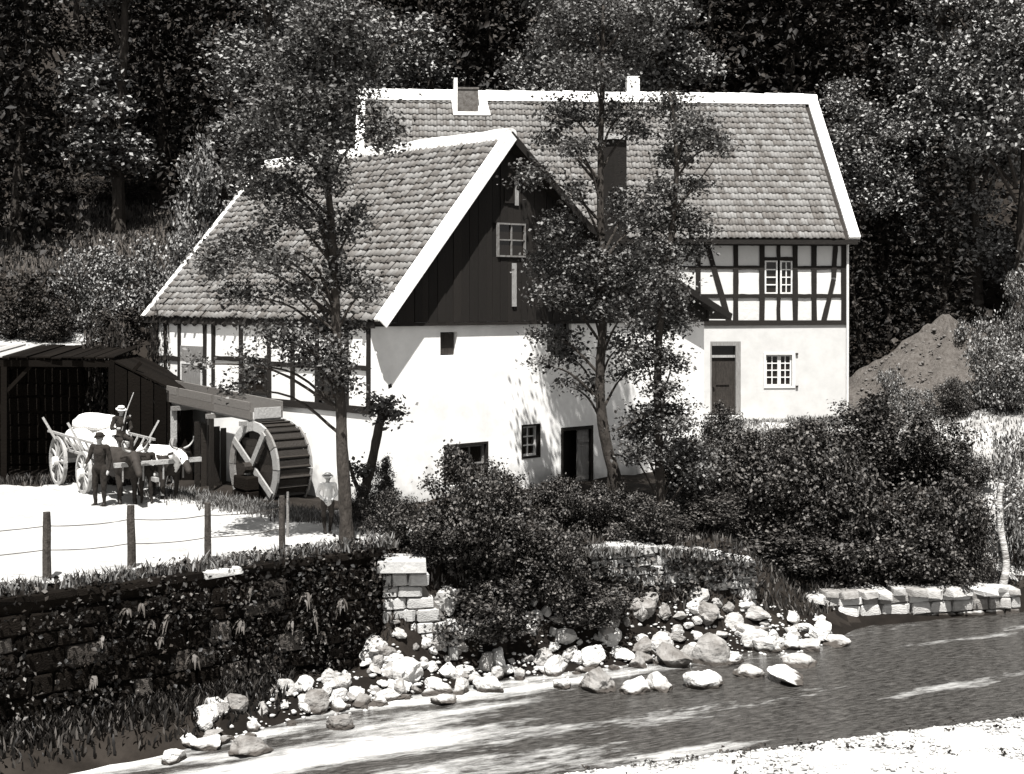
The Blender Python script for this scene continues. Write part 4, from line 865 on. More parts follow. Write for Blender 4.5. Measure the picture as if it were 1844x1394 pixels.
def ox(loc, rz, label, patches, seed):
    root = empty('draught_ox', loc, rz); tag(root, label, 'ox', None); c = []
    c += [((-.72, 0, 1.02), .33, (-.1, 0, .98), .40, 0), ((-.1, 0, .98), .40, (.48, 0, 1.0), .36, 0), ((.5, 0, .98), .33, (.62, 0, .88), .25, 0), ((-.85, 0, 1.12), .22, (.4, 0, 1.2), .20, 0)]
    c += [((.55, 0, 1.12), .25, (1.05, 0, 1.22), .155, 0), ((1.05, 0, 1.26), .135, (1.22, 0, 1.12), .12, 0), ((1.2, 0, 1.13), .12, (1.45, 0, .88), .082, 0), ((1.45, 0, .88), .085, (1.48, 0, .84), .08, 0), ((.62, 0, .85), .12, (.95, 0, 1.0), .09, 0)]
    for s1 in (-1, 1):
        c += [((.48, s1 * .17, .85), .15, (.5, s1 * .19, .46), .075, 0), ((.5, s1 * .19, .46), .075, (.49, s1 * .19, .12), .052, 0), ((.49, s1 * .19, .12), .06, (.54, s1 * .19, .05), .062, 2)]
        c += [((-.68, s1 * .18, .98), .22, (-.52, s1 * .22, .64), .12, 0), ((-.52, s1 * .22, .64), .11, (-.78, s1 * .21, .43), .07, 0), ((-.78, s1 * .21, .43), .07, (-.72, s1 * .21, .12), .05, 0), ((-.72, s1 * .21, .12), .06, (-.67, s1 * .21, .05), .062, 2)]
        c += [((1.05, s1 * .12, 1.28), .035, (1.0, s1 * .28, 1.24), .045, 0), ((1.0, s1 * .28, 1.24), .045, (.99, s1 * .33, 1.20), .02, 0)]
    c += [((-1.0, 0, 1.22), .05, (-1.1, 0, .95), .03, 0), ((-1.1, 0, .95), .03, (-1.12, 0, .55), .025, 0), ((-1.12, 0, .55), .04, (-1.12, 0, .40), .02, 0)]
    def paint(C, mi):
        if patches is None: return np.where(mi == 2, 2, 1)
        n = np.array([noise.noise(Vector(p) * patches + Vector((seed, seed * 2, 0))) for p in C]); out = np.where(n > .03, 1, 0)
        out[(C[:, 2] > 1.18) & (C[:, 0] < .9)] = 0; return np.where(mi == 2, 2, out)
    flesh('body', c, .026, ['hide_white', 'hide_dark', 'leather'], root, paint)
    for s1 in (-1, 1):
        MB().tube(spline([(1.07, s1 * .09, 1.36), (1.06, s1 * .24, 1.42), (1.12, s1 * .32, 1.55), (1.18, s1 * .30, 1.66)], 4), list(np.linspace(.034, .008, 13)), 8).build('horn', 'horn', root, True); MB().disc((1.265, s1 * .105, 1.14), (.4, s1, .2), .02, .03, 8).build('eye', 'leather', root)
    MB().tube([(1.22, -.12, 1.02), (1.30, 0, 1.12), (1.22, .12, 1.02)], .016, 6).build('halter', 'leather', root)
    return root
def wloc(x, y, z=0.0): p = Matrix.Translation(wag_o) @ Matrix.Rotation(WH, 4, 'Z') @ Vector((x, y, z)); return p
p = wloc(4.05, .52); p.z = .04; ox(p, WH + .12, 'white-backed ox with dark patches yoked on the right of the team', 2.3, 4)
p = wloc(4.1, -.52); p.z = .04; ox(p, WH - .05, 'dark ox yoked on the left of the team, beside the standing man', 1.7, 9) if False else ox(p, WH - .05, 'dark ox yoked on the left of the team, beside the standing man', None, 2)
yk = empty('yoke', wloc(4.95, 0, 1.02), WH); tag(yk, 'long pale wooden yoke bar across the necks of the two oxen', 'yoke'); MB().bar((0, -1.0, .0), (0, 1.25, .02), .10, .11).build('yoke_bar', 'old_wood', yk)
for y in (-.78, -.26, .26, .78): MB().tube([(0, y, -.05), (.0, y, -.42)], .022, 6).build('bow', 'grey_wood', yk)

# small things by the mill door
hp = empty('hitching_post', (at(986, 884, 37.6).x, 37.6, -.2)); tag(hp, 'small dark T-shaped post in front of the mill door', 'post'); MB().tube([(0, 0, -.1), (0, 0, .52)], .045, 8).build('post', 'post_wood', hp); MB().bar((-.17, 0, .55), (.17, 0, .56), .06).build('crosspiece', 'post_wood', hp)
# spoil heap right of the house
bm = bmesh.new(); V = []; F = []; nr, na = 34, 110; cx, cy_ = 15.5, 51.2; bz = hz(cx, cy_) - .3
for i in range(nr + 1):
    for k in range(na):
        a = 2 * math.pi * k / na; r = 4.5 * i / nr; g = .30 * noise.noise(Vector((math.cos(a) * r * 1.6, math.sin(a) * r * 1.6, 7))) + .10 * noise.noise(Vector((math.cos(a) * r * 6, math.sin(a) * r * 6, 2))) + .34 * math.sin(a * 9 + 1.3 * math.sin(a * 4)) * (i / nr) ** .7 * (1 - i / nr) + .1 * noise.noise(Vector((math.cos(a) * r, math.sin(a) * r, 3)))
        z = 3.5 * (math.sqrt((1 - i / nr) ** 2 + .006) - .08) * 1.0; V.append((cx + r * math.cos(a) * 1.12, cy_ + r * math.sin(a) * .9, bz + z + g))
for i in range(nr):
    for k in range(na): F.append((i * na + k, (i + 1) * na + k, (i + 1) * na + (k + 1) % na, i * na + (k + 1) % na))
tag(pydata('gravel_heap', V, F, 'heap', None, True), 'tall grey conical spoil heap with runnels, right of the half-timbered house', 'heap')

# ------------------------------------------------------------------ boulders along the shore
def rock(p, sx, sy, sz_, label, group, seed):
    rg = random.Random(seed); o = bpy.data.objects.new('boulder', BOULDERS[seed % 8]); COL.objects.link(o); o.location = p; o.scale = (sx, sy, sz_); o.rotation_euler = (rg.uniform(-.3, .3), rg.uniform(-.3, .3), rg.uniform(0, 6.28)); tag(o, label, 'boulder', group); return o
BIG = [  # photo centre x, y of the foot, width in px, squash, label
    (668, 1232, 72, .72, 'big pale wedge-shaped boulder leaning below the ivy wall, clear of the rubble'),
    (450, 1352, 100, .45, 'long flat white boulder at the water, lowest of the left-hand rocks'), (372, 1345, 60, .7, 'white boulder just left of the long flat one at the water'), (315, 1366, 62, .5, 'low white boulder at the left end of the shore rocks'), (385, 1310, 45, .8, 'dull squarish stone behind the left-hand white boulders'),
    (614, 1262, 70, .45, 'flat white boulder at the near corner of the rubble'), (612, 1308, 64, .6, 'round white boulder standing out in the shallows, left of the rubble'), (545, 1222, 40, .8, 'half-shaded grey stone at the foot of the ivy wall'),
    (735, 1240, 62, .8, 'tall white boulder under the stepped abutment'), (752, 1195, 58, .9, 'upper white boulder directly below the abutment steps'), (800, 1262, 60, .5, 'low white boulder right of the abutment rubble'), (830, 1245, 46, .8, 'narrow white boulder below the tall bush'), (880, 1240, 62, .85, 'large rounded white boulder below the tall bush'), (935, 1220, 36, .9, 'upright pale stone beside the large rounded boulder'),
    (1010, 1236, 44, .6, 'small white boulder alone at the water past the bush'), (1075, 1238, 88, .6, 'broad white boulder at the water, middle of the shore'), (1140, 1240, 70, .5, 'low white boulder right of the broad middle one'), (1185, 1236, 70, .55, 'angular white boulder with a pale foot in the water'),
    (1215, 1195, 80, .8, 'tall white boulder at the left of the midstream pile'), (1270, 1190, 84, .85, 'largest white boulder on top of the midstream pile'), (1270, 1232, 76, .75, 'pitted white boulder at the front of the midstream pile'), (1320, 1190, 60, .5, 'flat white boulder on the right flank of the midstream pile'),
    (1378, 1170, 66, .62, 'rounded white boulder with a dark hollow, right of the pile'), (1425, 1165, 50, .8, 'narrow upright white stone past the rounded boulder'), (1460, 1165, 60, .5, 'grey-white slab stone at the right end of the shore rocks'), (1440, 1195, 80, .35, 'long flat white stone lying in the water'), (1420, 1222, 105, .3, 'lowest flat stone standing in the river at the right'), (1345, 1215, 60, .45, 'small half-sunk stone between the pile and the flat stones'), (1500, 1155, 70, .35, 'thin pale shelf of rock reaching into the river')]
for i, (x, y, w, sq, lb) in enumerate(BIG):
    Y = 7.72 * FPX / (y - HY); p = at(x, y, Y); wd = w * Y / FPX * 1.1; z = max(-2.62, hz(p.x, p.y)); p.z = z + wd * sq * .14
    rock(p, wd, wd * .8, wd * sq * 1.05, lb, None, i * 7 + 3)
rg = random.Random(21); zones = [((-5.6, 25.0), (-3.2, 27.6), 40, .9, 'small pale stone in the rubble below the ivy wall'), ((-3.2, 27.5), (0, 29.9), 80, 1.1, 'small pale stone in the rubble below the tall bush'), ((0.2, 29.9), (4.2, 31.5), 74, 1.0, 'small pale stone on the shore below the low bank wall'), ((3.6, 31.3), (5.6, 32.3), 40, 1.2, 'small pale stone in the midstream pile'), ((5.2, 32.0), (7.2, 33.2), 20, .5, 'small pale stone among the flat rocks at the right')]
for (a, b_, n, up_, lb) in zones:
    for i in range(n):
        f = rg.random(); x = a[0] + (b_[0] - a[0]) * f; y = a[1] + (b_[1] - a[1]) * f + rg.uniform(-.45, up_); w = rg.uniform(.16, .42) + .45 * rg.random() ** 2.5; z = max(-2.66, hz(x, y)); rock(Vector((x, y, z + w * .08)), w, w * rg.uniform(.6, 1), w * rg.uniform(.5, .85), lb, 'loose stones on the far shore', rg.randrange(1000))
# pebbles of the near gravel bank and the far water's edge: nobody could count them
def pebbles(name, P, smin, smax, seed):
    rgp = np.random.default_rng(seed); bm = bmesh.new(); bmesh.ops.create_icosphere(bm, subdivisions=1, radius=.5); B = np.array([v.co for v in bm.verts]); Fb = np.array([[v.index for v in f.verts] for f in bm.faces]); bm.free()
    n = len(P); S_ = rgp.uniform(0, 1, size=n) ** 3 * (smax - smin) + smin; sc = np.stack([S_, S_ * rgp.uniform(.6, 1, n), S_ * rgp.uniform(.35, .7, n)], 1); a = rgp.uniform(0, 6.28, n); Bn = B[None] * (1 + .16 * rgp.normal(size=(n, len(B), 1))) * sc[:, None]
    X = Bn[..., 0] * np.cos(a)[:, None] - Bn[..., 1] * np.sin(a)[:, None]; Yv = Bn[..., 0] * np.sin(a)[:, None] + Bn[..., 1] * np.cos(a)[:, None]
    W = np.stack([X, Yv, Bn[..., 2]], -1) + P[:, None]; F = (Fb[None] + (np.arange(n) * len(B))[:, None, None]).reshape(-1, 3)
    o = stuff(link(name, np_mesh(name, W.reshape(-1, 3), F), 'pebble')); return o
n = 9000; X = RNG.uniform(-3, 13, n); Yp = Yn(X) + .25 - RNG.exponential(2.2, n); Z = height(X, Yp); o = pebbles('pebbles', np.stack([X, Yp, Z + .01], 1), .02, .13, 3); tag(o, 'pale pebbles covering the near river bank', 'pebbles')
n = 1300; X = RNG.uniform(-5.4, 7.2, n); Yp = Ys(X) + RNG.uniform(-.5, 1.1, n); Z = np.maximum(height(X, Yp), -2.66); o = pebbles('shingle', np.stack([X, Yp, Z + .02], 1), .05, .16, 4); tag(o, 'shingle between the boulders of the far shore', 'shingle')

n = 2200; A = RNG.uniform(0, 6.28, n); R_ = 4.4 * np.sqrt(RNG.uniform(.02, 1, n)); X = cx + R_ * np.cos(A) * 1.12; Yp = cy_ + R_ * np.sin(A) * .9; Z = bz + 3.5 * (np.sqrt(np.maximum(0, 1 - R_ / 4.5) ** 2 + .006) - .08)
o = pebbles('rubble', np.stack([X, Yp, np.maximum(Z, height(X, Yp))], 1), .04, .22, 8); o.data.materials.clear(); o.data.materials.append(M['brick_grey']); tag(o, 'loose rubble scattered over the spoil heap', 'rubble')
# ------------------------------------------------------------------ trees by the mill, modelled clump by clump
def limb_path(a, b_, sag=.12):
    m_ = a.lerp(b_, .5); m_.z += (b_ - a).length * sag; m_ += Vector((random.uniform(-.1, .1), random.uniform(-.1, .1), 0)); return spline([a, m_, b_], 4)
def big_tree(name, label, Y, trunk_px, r0, r1, clumps_px, nleaf, size, lm='leaf_alder', depth=.8, bark='bark', seed=1, forks=(), bare=False):
    rng = np.random.default_rng(seed); random.seed(seed); tp = [at(x, y, Y + dy) for x, y, dy in trunk_px]; base = tp[0].copy(); base.z = hz(base.x, base.y) if name != 'x' else base.z
    root = empty(name, base); tag(root, label, 'tree'); I = -base
    path = spline(tp, 5); path[0].z = min(path[0].z, base.z) - .2
    n = len(path); rad = [r0 * (1.35 if i == 0 else 1.12 if i == 1 else 1) * (1 - i / n) + r1 * i / n for i in range(n)]
    MB().tube([p + I for p in path], rad, 10, .10).build('trunk', bark, root, True)
    for f in forks:
        fp_ = [at(x, y, Y + dy) + I for x, y, dy in f[0]]; MB().tube(spline(fp_, 4), list(np.linspace(f[1], f[2], (len(fp_) - 1) * 4 + 1)), 8, .1).build('limb', bark, root, True)
    cl = []
    for (x, y, rx, ry) in clumps_px:
        dy = rng.uniform(-1, 1) * depth; c = at(x, y, Y + dy) + I; k = Y / FPX; cl.append((c.x, c.y, c.z, rx * k, (rx + ry) / 2 * k * 1.1, ry * k))
        low = [p for p in path if p.z < (c - I).z - .15] or path[:2]; a = low[-1 - min(len(low) - 1, 2)] + I
        if not bare: lp = limb_path(a, Vector(c)); MB().tube(lp, list(np.linspace(max(.025, r0 * .28), .010, len(lp))), 6, .1).build('limb', bark, root)
    P = clump_points(cl, nleaf, rng, .15, 12, .5); link('crown', leaf_mesh('crown', P, size, rng, .5), lm, root)
    return root
T1 = [(600, 50, 95, 60), (540, 110, 80, 55), (660, 110, 55, 60), (510, 190, 80, 50), (610, 190, 75, 55), (455, 235, 60, 40), (690, 235, 40, 45), (560, 265, 80, 45), (440, 300, 50, 35), (490, 335, 70, 32), (590, 320, 36, 36), (520, 390, 70, 24), (440, 440, 70, 30), (390, 470, 40, 35), (500, 470, 60, 25), (596, 420, 30, 42), (612, 490, 32, 44), (545, 520, 55, 22), (440, 530, 45, 22), (665, 520, 35, 25), (600, 585, 55, 30), (500, 590, 55, 18), (540, 635, 40, 30), (600, 645, 36, 40), (450, 655, 38, 30), (615, 690, 30, 18), (510, 610, 60, 18), (640, 400, 25, 40), (420, 700, 26, 14), (350, 655, 30, 12)]
big_tree('alder_tree', 'tall leaning alder beside the boy, in front of the tiled mill roof', 29.9, [(626, 992, 0), (618, 850, 0), (614, 740, .1), (606, 600, .2), (600, 450, .2), (590, 300, .1), (600, 150, 0), (606, 40, 0)], .145, .03, T1, 31000, .088, depth=.8, seed=11, forks=[([(604, 560, .2), (560, 470, 0), (470, 440, -.3)], .05, .02), ([(603, 520, .2), (575, 400, .3), (520, 340, .4)], .05, .02), ([(606, 600, .2), (560, 560, 0), (520, 520, -.2)], .04, .015)])
big_tree('pollard_tree', 'short leaning pollard stem with a leafy knob against the white gable corner', 33.4, [(650, 905, 0), (668, 840, 0), (682, 770, 0), (690, 735, 0)], .12, .09, [(690, 735, 24, 24), (708, 740, 12, 20), (675, 720, 14, 12), (650, 850, 12, 16)], 700, .11, depth=.2, seed=12, forks=[([(655, 890, 0), (640, 870, 0), (628, 830, 0)], .07, .03)])
T3 = [(1070, 30, 95, 45), (1000, 60, 55, 45), (1130, 90, 60, 45), (1060, 130, 80, 40), (1160, 30, 50, 45), (1020, 205, 60, 30), (1120, 205, 55, 28), (1040, 265, 45, 25), (985, 250, 35, 22), (1140, 235, 30, 20), (960, 315, 48, 24), (1130, 375, 50, 38), (1040, 345, 22, 25), (1010, 420, 42, 42), (985, 470, 40, 40), (1050, 480, 60, 45), (1110, 500, 60, 45), (1000, 530, 50, 26), (1150, 470, 45, 40), (1060, 545, 60, 26), (1130, 560, 60, 25), (1000, 605, 55, 14), (1025, 640, 36, 28), (1060, 690, 28, 18), (1120, 620, 50, 26), (1130, 670, 45, 20), (975, 655, 24, 18), (1015, 690, 22, 10), (960, 600, 20, 8)]
big_tree('alder_tree', 'curved alder with a forked foot in front of the boarded gable', 36.4, [(1118, 892, 0), (1092, 800, 0), (1080, 700, 0), (1086, 560, 0), (1082, 400, 0), (1082, 250, 0), (1086, 120, 0), (1086, 10, 0)], .16, .04, T3, 29000, .092, depth=.8, seed=13, forks=[([(1098, 890, .1), (1100, 850, .05), (1098, 815, 0)], .09, .1), ([(1085, 575, 0), (1040, 565, 0), (1000, 560, -.2)], .04, .015), ([(1083, 480, 0), (1110, 440, .1), (1150, 400, .3)], .06, .02), ([(1082, 330, 0), (1050, 290, 0), (1000, 260, 0)], .05, .015)])
T4 = [(1210, 190, 50, 25), (1250, 235, 60, 28), (1295, 262, 32, 22), (1215, 280, 40, 28), (1250, 330, 30, 14), (1195, 340, 40, 30), (1170, 400, 50, 35), (1225, 395, 45, 30), (1262, 412, 36, 20), (1190, 455, 55, 30), (1250, 450, 25, 18), (1200, 520, 45, 40), (1180, 590, 50, 26), (1215, 575, 40, 20), (1165, 640, 48, 24), (1210, 655, 28, 18), (1190, 700, 35, 16), (1180, 745, 55, 22), (1150, 775, 50, 20), (1215, 770, 45, 22), (1180, 815, 60, 24), (1240, 815, 45, 26), (1250, 855, 40, 24), (1140, 815, 30, 12), (1225, 740, 30, 14)]
big_tree('alder_tree', 'straight slender alder in front of the right-hand house, next to the curved one', 34.8, [(1192, 985, 0), (1188, 850, 0), (1184, 700, 0), (1190, 560, 0), (1208, 430, 0), (1218, 320, 0), (1214, 220, 0), (1206, 165, 0)], .125, .03, T4, 22000, .088, depth=.7, seed=14, forks=[([(1212, 380, 0), (1240, 350, 0), (1285, 290, 0)], .035, .012), ([(1186, 740, 0), (1140, 760, 0), (1110, 775, 0)], .035, .012), ([(1188, 800, 0), (1230, 790, 0), (1255, 800, 0)], .03, .012)])
big_tree('birch_tree', 'slim white-barked leaning birch stem at the right end of the stone ledge', 36.3, [(1798, 1092, 0), (1812, 1020, 0), (1803, 960, 0), (1800, 900, 0), (1804, 870, 0)], .11, .05, [(1800, 905, 14, 16), (1822, 870, 22, 20), (1832, 900, 16, 26)], 700, .08, 'leaf_pale', .4, 'birch', 15)

# ------------------------------------------------------------------ bushes: a few shapes, each copy its own thing with its own stems
def bush_variant(seed, n, size, lm, tall=.8):
    rng = np.random.default_rng(seed); cl = []
    for k in range(16):
        a = rng.uniform(0, 6.28); r = rng.uniform(.1, .8); z = rng.uniform(.25, 1.25) * tall; s = rng.uniform(.16, .42); cl.append((r * math.cos(a), r * math.sin(a), z, s, s, s * .8))
    for k in range(9):
        a = rng.uniform(0, 6.28); r = rng.uniform(.05, .75); s = rng.uniform(.10, .19); cl.append((r * math.cos(a), r * math.sin(a), (1.42 - .5 * r * r) * tall * rng.uniform(.85, 1.08), s, s, s * 1.5))
    cl.append((0, 0, .5 * tall, .62, .62, .45 * tall)); cl.append((0, 0, .25, .8, .8, .25))
    P = clump_points(cl, n, rng, .07, 14, .4); P[:, 2] = np.abs(P[:, 2]); me = leaf_mesh('foliage', P, size, rng, .5); me.materials.append(M[lm])
    sm = []
    for k in range(5):
        a = rng.uniform(0, 6.28); mb = MB(); mb.tube(spline([(0.05 * math.cos(a), .05 * math.sin(a), -.05), (.25 * math.cos(a), .25 * math.sin(a), .4 * tall), (.45 * math.cos(a), .45 * math.sin(a), .95 * tall)], 3), list(np.linspace(.03, .008, 7)), 6); m_ = bpy.data.meshes.new('stem'); m_.from_pydata([tuple(v) for v in mb.v], [], mb.f); m_.materials.append(M['bark']); sm.append(m_)
    return me, sm
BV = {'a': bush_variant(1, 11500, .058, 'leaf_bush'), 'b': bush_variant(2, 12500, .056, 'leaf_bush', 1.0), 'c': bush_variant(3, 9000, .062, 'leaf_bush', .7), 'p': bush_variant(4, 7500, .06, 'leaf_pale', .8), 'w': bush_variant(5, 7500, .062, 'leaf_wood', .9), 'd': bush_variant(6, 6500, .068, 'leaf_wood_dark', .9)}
def bush(kind, x, y, sx, sz_, label, name='bush', rot=None, group=None, z=None):
    me, sm = BV[kind]; root = empty(name, (x, y, (hz(x, y) - .05) if z is None else z), random.uniform(0, 6.28) if rot is None else rot); root.scale = (sx, sx, sz_); tag(root, label, 'bush', group); link('foliage', me, None, root)
    for s1 in sm: link('stem', s1, None, root)
    return root
random.seed(40)
def bpx(kind, x, ybase, ytop, wpx, Y, label, **k):
    p = at(x, ybase, Y); zb = hz(p.x, Y) - .05; zt = at(x, ytop, Y).z; tall = {'a': .8, 'b': 1.0, 'c': .7, 'p': .8, 'w': .9, 'd': .9}[kind]; bush(kind, p.x, Y, wpx * Y / FPX / 2, (zt - zb) / (1.38 * tall), label, **k)
# the tall bush in the middle of the bank
bpx('b', 838, 1170, 842, 215, 30.6, 'tall dense dark bush on the bank in front of the white gable'); bpx('a', 780, 1150, 925, 180, 30.3, 'broad dark bush growing over the abutment steps'); bpx('b', 915, 1190, 925, 210, 30.9, 'broad dark bush just right of the tall bank bush'); bpx('a', 985, 1190, 960, 170, 31.1, 'dark bush left of the low bank wall, near the water'); bpx('c', 870, 1210, 1060, 220, 30.1, 'low dark bush at the water under the tall bank bush'); bpx('c', 1060, 1200, 1060, 190, 31.2, 'low dark bush at the foot of the low bank wall')
bpx('a', 700, 975, 890, 110, 31.6, 'small bush behind the slab at the end of the lane'); bpx('c', 655, 960, 890, 75, 32.4, 'small bush at the foot of the pollard stem'); bpx('b', 690, 890, 840, 70, 34.4, 'little shrub against the corner of the white gable')
bpx('c', 905, 915, 860, 120, 35.0, 'low shrub below the small mill window'); bpx('c', 1000, 930, 875, 130, 34.4, 'low shrub in front of the open mill door'); bpx('a', 1080, 985, 880, 140, 33.6, 'dark shrub round the foot of the curved alder'); bpx('a', 1150, 1000, 900, 150, 33.0, 'dark shrub at the foot of the straight alder')
bpx('b', 1300, 850, 745, 100, 42.5, 'upright shrub below the front door of the house'); bpx('a', 1240, 920, 800, 130, 38.5, 'shrub between the straight alder and the house door')
RB = [('b', 1260, 1010, 890, 200, 35.2), ('a', 1350, 1040, 830, 220, 36.6), ('b', 1440, 1060, 820, 220, 36.8), ('a', 1530, 1070, 830, 220, 37.0), ('b', 1625, 1075, 900, 200, 36.8), ('a', 1710, 1080, 880, 190, 37.0), ('c', 1400, 1075, 960, 220, 35.6), ('c', 1540, 1080, 960, 220, 36.0), ('c', 1670, 1085, 970, 200, 36.2), ('b', 1760, 1085, 960, 90, 36.4), ('a', 1450, 930, 768, 200, 40.6), ('b', 1560, 930, 735, 210, 41.0), ('a', 1660, 930, 755, 190, 41.0), ('a', 1350, 930, 785, 150, 40.4), ('a', 1740, 940, 820, 110, 40.5), ('a', 1480, 970, 865, 200, 38.6), ('b', 1720, 970, 880, 130, 38.9), ('c', 1300, 960, 880, 170, 38.0), ('a', 1180, 1010, 930, 150, 34.4), ('c', 1120, 1030, 960, 160, 33.6)]
RL = ['leftmost bush of the big dark right-hand hedge, past the alder', 'second bush from the left in the big dark right-hand hedge', 'middle tall bush of the big dark right-hand hedge', 'bush right of the middle in the big dark right-hand hedge', 'bush below the bright gap in the right-hand hedge', 'rightmost tall bush of the big dark hedge', 'low bush under the left half of the right-hand hedge', 'low bush under the middle of the right-hand hedge', 'low bush under the right half of the right-hand hedge', 'narrow bush beside the white birch stem', 'bush behind the hedge, below the barred window', 'tallest bush behind the hedge, at the right corner of the house', 'bush behind the hedge, left of the bright slope', 'small bush behind the hedge, right of the house door', 'bush at the right end of the row behind the hedge', 'bush in the middle depth of the hedge, left of the bright gap', 'bush in the middle depth of the hedge, right of the bright gap', 'low bush left in the hedge, right of the straight alder', 'bush above the right end of the low bank wall', 'low bush above the left end of the low bank wall']
for r, lb in zip(RB, RL): bpx(*r, lb)
# scrub at the right edge, strong sunlight painted into its pale leaves
for x, yb, yt, w, Y, lb in ((1755, 660, 585, 110, 50, 'pale scrub growing at the top of the spoil heap'), (1790, 720, 620, 110, 47, 'pale scrub at the right foot of the spoil heap'), (1725, 760, 690, 70, 47.5, 'dull scrub in front of the spoil heap'), (1830, 760, 640, 130, 46, 'pale scrub at the right picture edge above the bright slope'), (1840, 600, 500, 90, 56, 'tall pale bush at the right picture edge beside the heap'), (1835, 1000, 800, 110, 38, 'pale bush at the right picture edge behind the birch')): bpx('p', x, yb, yt, w, Y, lb)
bpx('c', 1580, 790, 745, 120, 45.5, 'low dark shrub at the left foot of the spoil heap'); bpx('c', 1430, 800, 775, 150, 44.0, 'thin low shrub in front of the house, below the barred window', z=None); bpx('a', 1720, 780, 690, 80, 46.5, 'round dark shrub on the bright slope')
# behind the upper lane
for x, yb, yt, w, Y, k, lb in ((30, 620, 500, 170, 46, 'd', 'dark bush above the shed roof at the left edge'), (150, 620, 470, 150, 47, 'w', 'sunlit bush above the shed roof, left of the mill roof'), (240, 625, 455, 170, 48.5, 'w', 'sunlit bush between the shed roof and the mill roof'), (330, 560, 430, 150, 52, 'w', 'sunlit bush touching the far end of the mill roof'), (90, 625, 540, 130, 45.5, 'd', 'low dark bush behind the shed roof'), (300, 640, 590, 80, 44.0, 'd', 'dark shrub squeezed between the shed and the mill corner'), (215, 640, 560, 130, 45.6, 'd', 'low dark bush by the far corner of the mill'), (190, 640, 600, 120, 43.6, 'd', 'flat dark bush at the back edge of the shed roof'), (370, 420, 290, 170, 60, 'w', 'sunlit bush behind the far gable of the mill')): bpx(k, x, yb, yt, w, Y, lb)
for i, x in enumerate((70, 125, 180, 235)): bpx('d', x, 378, 325, 75, 73, 'clipped dark hedge bush along the top of the grey meadow', group='hedge on the meadow')

# ------------------------------------------------------------------ wooded hillside
def wood_variant(seed, kind):
    rng = np.random.default_rng(seed); random.seed(seed); mb = MB(); Ht = 16.0
    mb.tube(spline([(0, 0, -.5), (.2, .1, 4), (rng.uniform(-.5, .5), rng.uniform(-.5, .5), 9), (rng.uniform(-.4, .4), 0, 14)], 4), list(np.linspace(.30, .05, 13)), 8, .1); cl = []
    if kind == 'spruce':
        tr = bpy.data.meshes.new('trunk'); P = []
        for k in range(26):
            z = 1.5 + k * .56; R = 3.0 * (1 - z / 17.0) + .15
            for j in range(8):
                a = j * .785 + k * .5 + rng.uniform(-.2, .2); m_ = int(34 * R / 3) + 6; f = rng.uniform(.15, 1, m_) ** .7; rr = f * R * rng.uniform(.75, 1.1)
                P.append(np.stack([rr * math.cos(a) + rng.normal(size=m_) * .16 * (1.2 - f * .6), rr * math.sin(a) + rng.normal(size=m_) * .16 * (1.2 - f * .6), z - .28 * rr + rng.normal(size=m_) * .09], 1))
        P = np.concatenate(P); me = leaf_mesh('crown', P, .34, rng, .25, .5, .5); mname = 'needle'
    else:
        n = 20
        for k in range(n):
            z = rng.uniform(2.2, 15); R = (2.9 * math.sin(math.pi * min(1, (z - .5) / 16.5)) ** .6) if kind != 'slim' else 1.9 * math.sin(math.pi * min(1, (z - .5) / 16.5)) ** .5
            a = rng.uniform(0, 6.28); r = R * rng.uniform(.35, .95); s = rng.uniform(.8, 1.6) * (1 if kind != 'slim' else .8); cl.append((r * math.cos(a), r * math.sin(a), z, s * 1.15, s * 1.15, s * .62))
            mb.tube([(0, 0, max(1.2, z - 2.0)), (r * .5 * math.cos(a), r * .5 * math.sin(a), z - .6), (r * math.cos(a), r * math.sin(a), z)], [.09, .06, .03], 5)
        P = clump_points(cl, 20000, rng, .32, 16, .42); me = leaf_mesh('crown', P, .18, rng, .45); mname = 'leaf_wood'
    tr = bpy.data.meshes.new('trunk'); tr.from_pydata([tuple(v) for v in mb.v], [], mb.f); tr.materials.append(M['bark']); me2 = me.copy(); me.materials.append(M[mname]); me2.materials.append(M['leaf_wood_dark']); return tr, me, me2  # second crown copy has shade painted in as darker leaf colour
WV = {'o1': wood_variant(101, 'round'), 'o2': wood_variant(102, 'round'), 'o3': wood_variant(103, 'slim'), 'o4': wood_variant(104, 'round'), 's1': wood_variant(105, 'spruce'), 's2': wood_variant(106, 'spruce')}
random.seed(77)
